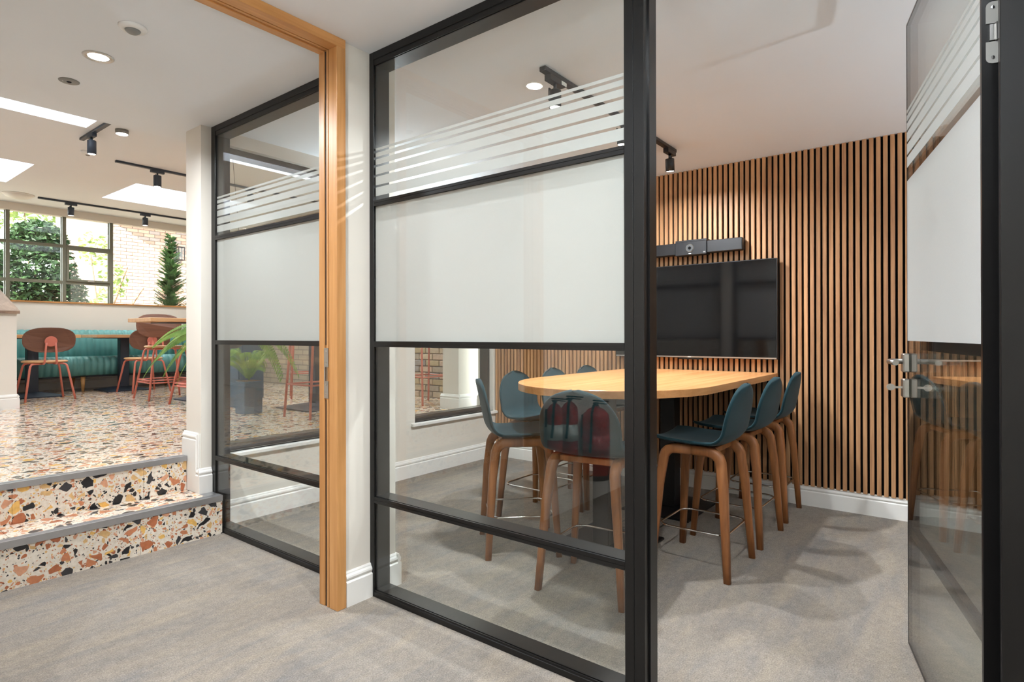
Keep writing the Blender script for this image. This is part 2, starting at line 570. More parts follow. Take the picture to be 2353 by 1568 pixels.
# café ceiling with four rooflight shafts
SKY = [(-0.80, 1.72, 4.80, 5.946), (-0.80, 1.755, 7.63, 8.775), (2.705, 3.95, 4.80, 5.946), (2.705, 3.95, 7.65, 8.775)]
mb = MB()
xs = sorted({XW, XE} | {s[0] for s in SKY} | {s[1] for s in SKY})
ys = sorted({YLOW, YN + 0.3} | {s[2] for s in SKY} | {s[3] for s in SKY})
for i in range(len(xs) - 1):
    for j in range(len(ys) - 1):
        mx_, my_ = (xs[i] + xs[i + 1]) / 2, (ys[j] + ys[j + 1]) / 2
        if any(s[0] < mx_ < s[1] and s[2] < my_ < s[3] for s in SKY): continue
        mb.box(xs[i], xs[i + 1], ys[j], ys[j + 1], CAFE_CEIL, CAFE_CEIL + 0.12)
for s in SKY:
    t = 0.06; z0, z1 = CAFE_CEIL + 0.12, CAFE_CEIL + 0.36
    mb.box(s[0] - t, s[0], s[2] - t, s[3] + t, z0, z1).box(s[1], s[1] + t, s[2] - t, s[3] + t, z0, z1)
    mb.box(s[0], s[1], s[2] - t, s[2], z0, z1).box(s[0], s[1], s[3], s[3] + t, z0, z1)
struct('ceiling', mb, 'ceiling_paint', 'white café ceiling cut by square rooflights', 'ceiling')
for i, s in enumerate(SKY):
    struct('window_%d' % (i + 4), MB().box(s[0] - .03, s[1] + .03, s[2] - .03, s[3] + .03, CAFE_CEIL + 0.36, CAFE_CEIL + 0.372), 'opal',
           ['opal rooflight nearest the lobby, left of the black track', 'opal rooflight on the left beyond the first one', 'opal rooflight above the blue counter', 'opal rooflight above the far café tables'][i], 'rooflight')

# café floor: terrazzo tiles on a screed
fl = struct('floor', MB().box(XW, XE, STEP2 + 0.07, YN, -0.1, CAFE - 0.004), 'mortar', 'raised café floor of large terrazzo tiles', 'floor')
T = 0.6
tile_me = MB().box(0.0009, T - 0.0009, 0.0009, T - 0.0009, -0.012, 0).mesh('tile'); tile_me.materials.append(M['terrazzo_floor'])
ix0 = XW
for i in range(int((XE - XW) / T) + 1):
    for j in range(int((YN - STEP2) / T) + 1):
        x0, y0 = XW + i * T, STEP2 + 0.06 + j * T
        w_, d_ = min(T, XE - x0), min(T, YN - y0)
        if w_ < 0.05 or d_ < 0.05: continue
        if w_ < T - 1e-4 or d_ < T - 1e-4:
            o = MB().box(.0009, w_ - .0009, .0009, d_ - .0009, -.012, 0).build('tile', 'terrazzo_floor', fl)
        else:
            o = bpy.data.objects.new('tile', tile_me); col.objects.link(o); o.parent = fl
        o.location = (x0, y0, CAFE)

# steps
XSTEP = XG - .004
st = thing('step', 'terrazzo clad lower step with grey metal nosing beside the glazed screen', 'step', (0, STEP1, 0), kind='structure')
MB().box(XW, XSTEP, 0.012, 0.37, -.05, RISE1 - 0.012).build('core', 'mortar', st)
st2 = thing('step', 'terrazzo clad upper riser with grey metal nosing at the café floor edge', 'step', (0, STEP2, RISE1), kind='structure')
MB().box(XW, XPIER + .02, 0.012, 0.072, -.05, CAFE - RISE1 - 0.005).build('core', 'mortar', st2)
def tiles_x(x0, x1, off):
    out = []; x = x1 - off
    cuts = [x1]
    while x > x0:
        cuts.append(x); x -= 0.6
    cuts.append(x0)
    return [(cuts[i + 1] + .0008, cuts[i] - .0008) for i in range(len(cuts) - 1)]
for a, b in tiles_x(XW, XSTEP, 0.44):
    MB().box(a, b, 0, 0.012, 0, RISE1 - 0.034).build('tile', 'terrazzo', st)
for a, b in tiles_x(XW, XPIER - .02, 0.3):
    MB().box(a, b, 0.05, 0.30, RISE1 - .012, RISE1 - .001).build('tile', 'terrazzo', st)
for a, b in tiles_x(XW, XPIER - .02, 0.24):
    MB().box(a, b, 0, 0.012, 0, CAFE - RISE1 - 0.03).build('tile', 'terrazzo', st2)
nz1 = MB().box(XW, XSTEP, -.006, .0, RISE1 - .034, RISE1).box(XW, XSTEP, 0, .05, RISE1 - .004, RISE1).box(XPIER - .09, XSTEP, .05, .125, RISE1 - .012, RISE1 - .0015)
for k in range(4): nz1.box(XW, XSTEP - .01, .008 + k * .010, .012 + k * .010, RISE1, RISE1 + .0012)
nz1.build('nosing', 'aluminium', st)
nz2 = MB().box(XW, XPIER - .02, -.006, .0, CAFE - RISE1 - .03, CAFE - RISE1 + .001).box(XW, XPIER - .02, 0, .058, CAFE - RISE1 - .004, CAFE - RISE1 + .001)
for k in range(4): nz2.box(XW, XPIER - .022, .008 + k * .010, .012 + k * .010, CAFE - RISE1 + .001, CAFE - RISE1 + .0022)
nz2.build('nosing', 'aluminium', st2)

# ------------------------------------------------------------------ walls
struct('wall_west', MB().box(XW - .1, XW, YS, YN, -.1, CAFE_CEIL + .1), 'wall_paint', 'plain white side wall on the left, out of view', 'wall')
struct('wall_south', MB().box(XW - .1, XS + .2, YS - .1, YS, -.1, CEIL + .1), 'wall_paint', 'plain white wall behind the camera', 'wall')
def add_uplight(loc, rz, energy, label):     # added wall light that brightens the ceilings; none seen in the rooms
    t = thing('added_uplight', label, 'added light', loc, rz, 'added wall uplighters')
    MB().cbox(-.16, .16, .0, .10, -.03, .02, .004).build('housing', 'black_metal', t)
    MB().box(-.15, .15, .012, .09, .0202, .022).build('lens', 'lamp_lens', t)
    lamp('added_uplight_bulb', 'AREA', energy * .25, (0, .051, .024), t, color=(.79, .91, 1.0), size=.036, angle=178, aim=(0, .25, 1))
add_uplight((.35, YS, 1.75), 0, 105, 'added unseen wall uplighter behind the camera in the lobby')
add_uplight((XW, .6, 1.75), R(-90), 160, 'added unseen wall uplighter on the left lobby wall')
add_uplight((3.12, YW, 1.95), R(180), 85, 'added hidden wall uplighter between the two meeting room windows')
add_uplight((2.5, YS, 1.75), 0, 165, 'added unseen wall uplighter behind the glass door, lobby end')
add_uplight((3.9, YS, 1.75), 0, 165, 'added unseen wall uplighter behind the glass door, slatted wall end')
# wall with the oak doorway
struct('wall_doorway', MB().box(XW, .36, YD, YD2, 0, CEIL).box(XJ1, XNIB, YD, YD2, 0, CEIL), 'wall_paint', 'white wall pier between the oak doorway and the glazed screen', 'wall')
sk = MB().extrude(SK, (XJ1 + .002, YD, 0), (XG - .001, YD, 0), (0, -1)).extrude(SK, (XB, YD, 0), (XNIB, YD, 0), (0, -1))
sk.extrude(SK, (XNIB, YD - .02, 0), (XNIB, YD2 + .02, 0), (1, 0)).extrude(SK, (XW, YD, 0), (.358, YD, 0), (0, -1)).extrude(SK, (XB, YD2, 0), (XNIB, YD2, 0), (0, 1))
struct('baseboard_doorway', sk, 'skirting_paint', 'white moulded skirting at the foot of the doorway pier', 'skirting')

# wall between meeting room and café with two low windows
WINS = [(1.765, 2.85), (3.388, 4.425)]
SILL, HEAD = 0.447, 2.385
mb = MB().box(XPIER, XS + .12, YW, YW2, 0, SILL).box(XPIER, XS + .12, YW, YW2, HEAD, CEIL)
px = XPIER
for a, b in WINS + [(XS + .12, 0)]:
    mb.box(px, a, YW, YW2, SILL, HEAD); px = b
struct('wall_north', mb, 'wall_paint', 'white meeting room wall with two low windows to the café', 'wall')
sk = MB().extrude(SK, (XB + .001, YW, 0), (XS - .02, YW, 0), (0, -1))
struct('baseboard_north', sk, 'skirting_paint', 'white moulded skirting under the meeting room windows', 'skirting')
# pier skirting that steps down with the stairs
sk = MB()
sk.extrude(SK, (XPIER - .02, YW, RISE1 - .0015), (XG - .002, YW, RISE1 - .0015), (0, -1))
sk.extrude(SK, (XPIER, YW, RISE1 - .0015), (XPIER, YW + .035, RISE1 - .0015), (-1, 0))
sk.box(XPIER - .018, XPIER - .0002, YW + .0355, YW2 + .018, RISE1 - .001, CAFE + .104)
sk.extrude([(0, .1042), (.016, .1042), (.012, .111), (.016, .117), (.018, .124), (.016, .132), (.010, .139), (.009, .144), (.005, .150), (0, .150)], (XPIER, YW + .0355, CAFE), (XPIER, YW2 + .018, CAFE), (-1, 0))
sk.box(XPIER - .010, XPIER - .0002, YW + .018, YW + .0352, RISE1 + .150, CAFE + .140)
sk.box(XPIER - .005, XPIER - .0002, YW + .008, YW + .0178, RISE1 + .150, CAFE + .146)
for a, b in ((XPIER + .001, WINS[0][0]), (WINS[0][1], WINS[1][0]), (WINS[1][1], 4.5)): sk.extrude(SK, (a, YW2, CAFE), (b, YW2, CAFE), (0, 1))
struct('baseboard_pier', sk, 'skirting_paint', 'white skirting stepping down the pier beside the stairs', 'skirting')
for i, (a, b) in enumerate(WINS):
    wn = thing('window_%d' % (i + 2), ['dark framed low window behind the left glazed screen', 'dark framed low window beside the slatted wall'][i], 'window', ((a + b) / 2, YW + .1, SILL), kind='structure')
    hw = (b - a) / 2; H = HEAD - SILL
    MB().box(-hw, hw, -.05, .05, 0, .045).box(-hw, hw, -.05, .05, H - .04, H).box(-hw, -hw + .03, -.05, .05, .045, H - .04).box(hw - .03, hw, -.05, .05, .045, H - .04).build('frame', 'brown_frame', wn)
    MB().box(-hw + .03, hw - .03, -.004, .004, .045, H - .04).build('pane', 'window_glass', wn)
    MB().cbox(-hw - (.004 if i == 0 else .045), hw + (.045 if i == 0 else .03), -.135, -.05, -.03, 0, .006).build('sill', 'skirting_paint', wn)
# white café pier seen through the second window
struct('wall_cafe_pier', MB().box(4.30, XE, 4.01, 4.23, CAFE, CAFE_CEIL), 'wall_paint', 'white café pier beside the buff brick wall', 'wall')
struct('baseboard_cafe_pier', MB().extrude(SK, (4.30, 4.01, CAFE), (XE, 4.01, CAFE), (0, -1)).extrude(SK, (4.30, 3.99, CAFE), (4.30, 4.25, CAFE), (-1, 0)), 'skirting_paint', 'tall white skirting of the café pier', 'skirting')

# slatted wall
we = struct('wall_east', MB().box(XS, XS + .12, YS, YW + .1, 0, CEIL), 'black_felt', 'walnut slatted acoustic wall of the meeting room on black felt', 'wall')
sl_me = MB().cbox(-.022, 0, -.0121, .0121, .137, CEIL, .0012).mesh('slat'); sl_me.materials.append(M['walnut_slat'])
y = YW - .02
while y > -1.2:
    o = bpy.data.objects.new('slat', sl_me); col.objects.link(o); o.parent = we
    o.location = (XS, y, 0)
    y -= 0.039
struct('baseboard_east', MB().extrude([(d, z * .93) for d, z in SK], (XS, YS, 0), (XS, YW, 0), (-1, 0)), 'skirting_paint', 'white moulded skirting under the walnut slats', 'skirting')

# café brick side wall: near bricks one by one
bw = struct('wall_cafe_east', MB().box(XE, XE + .15, YW2, YN, 0, CAFE_CEIL + .1), 'brick_far_buff', 'buff brick side wall of the café behind the pink stools', 'wall')
MB().box(XE - .009, XE + .0, 4.23, 7.5, CAFE, CAFE + .93).build('mortar_bed', 'mortar', bw)
br_me = MB().cbox(-.02, 0, .006, .219, .005, .070, .005).mesh('brick'); br_me.materials.append(M['brick_buff'])
for r_ in range(12):
    y = 4.23 - (0.1125 if r_ % 2 else 0) + .115
    while y < 7.28:
        o = bpy.data.objects.new('brick', br_me); col.objects.link(o); o.parent = bw
        o.location = (XE - .003 - rnd.random() * .005, y, CAFE + r_ * .075)
        y += .225

# café far wall with windows
ZS, ZH = 1.652, 2.868
struct('wall_far', MB().box(XW, XE, YN, YN + .12, 0, ZS).box(XW, XE, YN, YN + .12, ZH, CAFE_CEIL + .1).box(XW, 1.0, YN, YN + .12, ZS, ZH), 'wall_paint', 'white far café wall under and over the window strip', 'wall')
struct('baseboard_far', MB().extrude(SK, (XW, YN, CAFE), (XE, YN, CAFE), (0, -1)), 'skirting_paint', 'white skirting behind the teal bench', 'skirting')
wf = thing('window_1', 'long grey framed café window onto the garden', 'window', (0, YN + .05, ZS), kind='structure')
Hh = ZH - ZS
MB().box(1.0, XE, -.07, .06, -.004, .016).build('sill', 'oak_x', wf)
MUL = [1.41, 2.023, 2.641, 3.217, 4.92]
Z1_, Z2_ = 1.945, 2.456
for xm in MUL:
    MB().box(xm - .022, xm + .022, -.02, .03, .016, Hh).box(xm - .03, xm - .014, .03, .05, .016, Hh).build('mullion', 'olive_frame', wf)
for a, b in zip(MUL[:3], MUL[1:4]):
    for zb in (Z1_ - ZS, Z2_ - ZS):
        MB().box(a + .022, b - .022, -.015, .03, zb - .02, zb + .02).build('glazing_bar', 'olive_frame', wf)
a, b = MUL[2] + .022, MUL[3] - .022
MB().box(a, a + .03, -.035, -.015, Z1_ + .02 - ZS, Z2_ - .02 - ZS).box(b - .03, b, -.035, -.015, Z1_ + .02 - ZS, Z2_ - .02 - ZS).box(a + .03, b - .03, -.035, -.015, Z1_ + .02 - ZS, Z1_ + .05 - ZS).box(a + .03, b - .03, -.035, -.015, Z2_ - .05 - ZS, Z2_ - .02 - ZS).build('casement', 'olive_frame', wf)
MB().box(a + .25, a + .33, -.05, -.035, Z1_ + .025 - ZS, Z1_ + .037 - ZS).build('catch', 'steel', wf)
for a, b in zip(MUL[:4], MUL[1:]):
    zz = [.016, Z1_ - .02 - ZS, Z1_ + .02 - ZS, Z2_ - .02 - ZS, Z2_ + .02 - ZS, Hh] if b < 4 else [.016, Hh]
    for k in range(0, len(zz), 2):
        MB().box(a + .022, b - .022, .005, .011, zz[k], zz[k + 1]).build('pane', 'window_glass', wf)

# sloping half wall with oak cap at the left
hw_ = thing('half_wall', 'white half wall with sloping oak cap at the left edge', 'half wall', (1.41, 7.70, CAFE), kind='structure')
def slope_box(x0, x1, y0, y1, z0, zf, zb):
    return MB().add([(x0, y0, z0), (x1, y0, z0), (x1, y1, z0), (x0, y1, z0), (x0, y0, zf), (x1, y0, zf), (x1, y1, zb), (x0, y1, zb)],
                    [(0, 3, 2, 1), (4, 5, 6, 7), (0, 1, 5, 4), (1, 2, 6, 5), (2, 3, 7, 6), (3, 0, 4, 7)])
slope_box(-.5, .215, 0, 1.35, 0, .985, 1.42).build('body', 'wall_paint', hw_)
cp = MB().add([(-.52, -.03, .975), (.235, -.03, .975), (.235, 1.37, 1.42), (-.52, 1.37, 1.42), (-.52, -.03, 1.005), (.235, -.03, 1.005), (.235, 1.37, 1.455), (-.52, 1.37, 1.455)],
              [(0, 3, 2, 1), (4, 5, 6, 7), (0, 1, 5, 4), (1, 2, 6, 5), (2, 3, 7, 6), (3, 0, 4, 7)])
cp.build('cap', 'cap_oak', hw_)
MB().extrude(SK, (-.5, 0, 0), (.215, 0, 0), (0, -1)).extrude(SK, (.215, -.02, 0), (.215, 1.35, 0), (1, 0)).build('skirting', 'skirting_paint', hw_)

# ------------------------------------------------------------------ oak door lining
dl = thing('door_2', 'oak door lining with steel keeps around the lobby doorway', 'door frame', (0, YD, 0), kind='structure')
def jamb(x0, x1, sgn):
    q = MB()
    lo = lambda d: x0 + (d if sgn > 0 else 0)
    hi = lambda d: x1 - (0 if sgn > 0 else d)
    H = CEIL - .04
    q.cbox(x0, x1, -.018, .040, 0, H, .0015)
    q.box(lo(.010), hi(.010), .040, .046, 0, H)
    q.cbox(x0, x1, .046, .058, 0, H, .0012)
    q.box(lo(.006), hi(.006), .058, .074, 0, H)
    q.cbox(x0, x1, .074, .112, 0, H, .0012)
    return q
jamb(XJ0, XJ1, 1).build('jamb', 'oak', dl)
jamb(.36, .40, -1).build('jamb', 'oak', dl)
MB().cbox(.36, XJ1, -.018, .040, CEIL - .04, CEIL, .0015).cbox(.36, XJ1, .046, .058, CEIL - .04, CEIL, .001).cbox(.36, XJ1, .074, .112, CEIL - .04, CEIL, .001).box(.40, XJ0, .04, .046, CEIL - .03, CEIL).box(.40, XJ0, .058, .074, CEIL - .034, CEIL).build('head', 'oak_x', dl)
MB().box(XJ0 + .0045, XJ0 + .0059, .059, .073, 0, .90).box(XJ0 + .0045, XJ0 + .0059, .059, .073, 1.14, CEIL - .04).build('seal', 'seal', dl)
MB().box(XJ0 - .0015, XJ0, .044, .074, 1.045, 1.128).box(XJ0 - .0015, XJ0, .064, .074, .983, 1.045).build('keep', 'steel', dl)
MB().box(XJ0 - .0015, XJ0, .044, .074, .908, .983).box(XJ0 - .0025, XJ0 - .0015, .050, .054, .968, 1.058).build('keep', 'steel', dl)
for zz in (1.113, 1.063, .968, .928):
    MB().add([(XJ0 - .0018, .059 + .004 * math.cos(i * math.pi / 4), zz + .004 * math.sin(i * math.pi / 4)) for i in range(8)] + [(XJ0 - .003, .059, zz)], [(i, (i + 1) % 8, 8) for i in range(8)]).build('screw', 'chrome', dl)

# ------------------------------------------------------------------ glazed screens
TR = [(0.425, 0.4523), (1.130, 1.1556), (1.7665, 1.792)]
STR = [(2.020, 2.031), (1.991, 2.010), (1.956, 1.981), (1.912, 1.946), (1.863, 1.902), (1.814, 1.853)]
DP = XB - XG
def screen(name, label, y0, y1, zb, s0, s1):
    """screen in the plane x = XG from y0 to y1 (stile widths s0, s1)"""
    t = thing(name, label, 'glazed screen', (XG, (y0 + y1) / 2, 0), kind='structure')
    h = (y1 - y0) / 2
    for a, b in ((-h, -h + s0), (h - s1, h)):
        MB().cbox(0, DP, a, b, 0, CEIL, .0015).build('stile', 'black_frame', t)
    ia, ib = -h + s0, h - s1
    MB().cbox(0, DP, ia, ib, 2.43, CEIL, .0015).box(.004, .0075, ia, ib, 2.406, 2.43).box(.0135, DP, ia, ib, 2.406, 2.43).build('head_rail', 'black_frame', t)
    MB().cbox(0, DP, ia, ib, 0, .024, .0015).box(.003, .0075, ia, ib, .024, .031).box(.0135, DP, ia, ib, .024, .031).build('bottom_rail', 'black_frame', t)
    MB().box(.0075, .0075 + .004, ia, ib, .024, 2.43).build('pane', 'glass', t)
    for a, b in TR:
        z_ = (a + b) / 2
        MB().box(.0, .0074, ia, ib, a, z_ - .0015).box(.0, .0074, ia, ib, z_ + .0015, b).box(.0015, .0074, ia, ib, z_ - .0015, z_ + .0015).box(.0136, DP, ia, ib, a, b).build('transom', 'black_frame', t)
    MB().box(.0118, .0124, ia, ib, TR[1][1], TR[2][0]).build('frosted_film', 'frosted_film', t)
    for a, b in STR:
        MB().box(.0118, .0124, ia, ib, a, b).build('film_stripe', 'frosted_film', t)
    return t
scrA = screen('window_8', 'tall black framed glazed screen with frosted band beside the open door', .833, YD + .001, 0, .032, .03)
scrB = screen('window_9', 'black framed glazed screen beside the terrazzo steps, seen through the oak doorway', YD2, YW - .002, 0, .04, .05)
# door opening: jambs and head
dj = thing('door_1', 'black metal frame of the meeting room door opening', 'door frame', (XG, 0, 0), kind='structure')
MB().cbox(0, .081, .796, .8325, 0, 2.43, .0015).box(.03, .081, .790, .796, 0, 2.43).build('jamb', 'black_frame', dj)
MB().cbox(0, DP, -.20, -.063, 0, 2.43, .0015).build('jamb', 'black_frame', dj)
MB().cbox(0, DP, -.20, .8325, 2.43, CEIL, .0015).build('head', 'black_frame', dj)
MB().box(.081, .0825, .793, .806, 1.01, 1.15).build('keep', 'steel', dj)
struct('wall_lobby_east', MB().box(XG, XB, YS, -.20, 0, CEIL), 'wall_paint', 'plain white lobby wall beyond the black door frame', 'wall')

# door leaf, standing open into the meeting room
DW, DT, DH = 0.896, 0.036, 2.36
dlf = thing('glass_door', 'open flush glass door with frosted band and steel lever handle', 'door', (1.81, -.033, 0), R(13.4))
# local: x along leaf from hinge, y=0 visible face, -DT other face
e = .010
MB().box(0, .012, -DT, 0, .008, DH).box(DW - e, DW, -DT, 0, .008, DH).box(.012, DW - e, -DT, 0, .008, .018).box(.012, DW - e, -DT, 0, DH - .008, DH).build('edge_frame', 'black_frame', dlf)
MB().box(.012, DW - e, -.006, -.0005, .018, DH - .008).build('pane', 'glass', dlf)
MB().box(.012, DW - e, -DT + .0005, -DT + .006, .018, DH - .008).build('pane', 'glass', dlf)
for a, b in TR:
    MB().box(.012, DW - e, -DT + .0065, -.0065, a - .004, b + .002).build('transom', 'black_frame', dlf)
MB().box(.012, DW - e, 0, .0005, TR[1][1] + .002, TR[2][0] - .004).build('frosted_film', 'frosted_film', dlf)
for a, b in STR:
    MB().box(.012, DW - e, 0, .0005, a, b).build('film_stripe', 'frosted_film', dlf)
for sg in (1, -1):
    y0 = 0 if sg > 0 else -DT
    ls = thing('lock', None, None); ls.parent = dlf
    bpy.data.objects.remove(ls)
    q = MB()
    ya, yb = sorted((y0, y0 + sg * .022))
    q.cbox(DW - .055, DW - .004, ya, yb, 1.04, 1.11, .004)
    hp = q.build('handle_plate', 'steel', dlf)
    pts = [(DW - .03, y0 + sg * .02, 1.08), (DW - .03, y0 + sg * .045, 1.08)] + [(DW - .03 - .022 * (1 - math.cos(t)), y0 + sg * (.045 + .02 * math.sin(t)), 1.08) for t in (.4, .8, 1.2, 1.57)] + [(DW - .10, y0 + sg * .065, 1.08), (DW - .165, y0 + sg * .063, 1.08)]
    MB().tube(pts, .010, 12).build('lever', 'steel', hp)
    kp = MB().cbox(DW - .055, DW - .004, ya, yb, .945, 1.015, .004).build('lock_plate', 'steel', dlf)
    k = MB().box(DW - .031, DW - .029, *sorted((y0 + sg * .022, y0 + sg * .045)), .978, .986)
    ring = [(DW - .0315, y0 + sg * (.058 + .014 * math.cos(i * math.pi / 6)), .982 + .013 * math.sin(i * math.pi / 6)) for i in range(12)]
    k.loft([ring, [(p[0] + .003, p[1], p[2]) for p in ring]])
    k.build('key', 'steel', kp)
# concealed hinge on the hinge edge
for zc in (1.905, .25):
    q = MB()
    for s_ in (1, -1):
        pl = [(-.003, -.008 - .030 * 0, zc)]
        z0, z1 = (zc + .022, zc + .074) if s_ > 0 else (zc - .074, zc - .022)
        out = []
        ye, yi = -.034, -.008
        r_ = .012
        if s_ > 0:
            out = [(yi, z0), (ye, z0), (ye, z1)] + [(yi - r_ + r_ * math.sin(t), z1 - r_ + r_ * math.cos(t)) for t in (0, .5, 1, 1.57)]
        else:
            out = [(ye, z0), (ye, z1), (yi, z1)] + [(yi - r_ + r_ * math.cos(t), z0 + r_ - r_ * math.sin(t)) for t in (0, .5, 1, 1.57)]
        n = len(out)
        q.add([(-.002, a, b) for a, b in out] + [(0, a, b) for a, b in out], [tuple(range(n)), tuple(reversed(range(n, 2 * n)))] + [(i, (i + 1) % n, n + (i + 1) % n, n + i) for i in range(n)])
    hg = q.build('hinge', 'grey_plastic', dlf)
    MB().box(-.012, 0, -.035, -.026, zc - .021, zc + .021).box(-.004, 0, -.026, -.015, zc - .019, zc + .019).build('hinge_arm', 'steel', hg)
    for s_ in (1, -1):
        q = MB(); zz = zc + s_ * .06
        q.loft([[(-.0035, -.021 + .004 * math.cos(i * .785), zz + .004 * math.sin(i * .785)) for i in range(8)], [(-.002, -.021 + .004 * math.cos(i * .785), zz + .004 * math.sin(i * .785)) for i in range(8)]])
        q.build('screw', 'chrome', hg)

# ------------------------------------------------------------------ meeting table
TZ = 0.912
tb = thing('meeting_table', 'counter height oak meeting table with rounded end against the slatted wall', 'table', (3.42, 1.61, 0))
xc, R_, xe = 3.10 - 3.42, .56, XS - .03 - 3.42
poly = [(xe, -R_), (xe, R_)] + [(xc - .64 * abs(math.sin(t)), R_ * math.cos(t)) for t in [math.pi * k / 44 for k in range(45)]]
bm = bmesh.new()
vs = [bm.verts.new((x, y_, TZ)) for x, y_ in poly]
f = bm.faces.new(vs)
ext = bmesh.ops.extrude_face_region(bm, geom=[f])
bmesh.ops.translate(bm, vec=(0, 0, -.04), verts=[q for q in ext['geom'] if isinstance(q, bmesh.types.BMVert)])
bmesh.ops.recalc_face_normals(bm, faces=bm.faces)
top_e = [q for q in bm.edges if all(abs(v_.co.z - TZ) < 1e-5 for v_ in q.verts)]
bmesh.ops.bevel(bm, geom=top_e, offset=.0025, segments=1, affect='EDGES')
me = bpy.data.meshes.new('table_top'); bm.to_mesh(me); bm.free(); me.materials.append(M['table_oak'])
o = bpy.data.objects.new('table_top', me); col.objects.link(o); o.parent = tb
for xq in (2.93 - 3.42, 3.86 - 3.42):
    MB().cbox(xq - .05, xq + .05, -.05, .05, .014, TZ - .05, .003).build('column', 'black_metal', tb)
    MB().cbox(xq - .28, xq + .28, -.235, .235, 0, .012, .003).build('base_plate', 'black_metal', tb)
    MB().cbox(xq - .2, xq + .2, -.2, .2, TZ - .052, TZ - .0405, .002).build('top_plate', 'black_metal', tb)

# floor socket lid
fb = thing('floor_box', 'carpet inset floor socket lid under the meeting table', 'floor box', (3.374, 1.60, 0))
q = MB()
for a in ((-.12, .12, -.12, -.113), (-.12, .12, .113, .12), (-.12, -.113, -.113, .113), (.113, .12, -.113, .113)): q.box(a[0], a[1], a[2], a[3], 0, .003)
q.build('rim', 'dark_grey_metal', fb)
MB().box(-.112, .112, -.112, .112, .0005, .002).build('lid', 'carpet', fb)

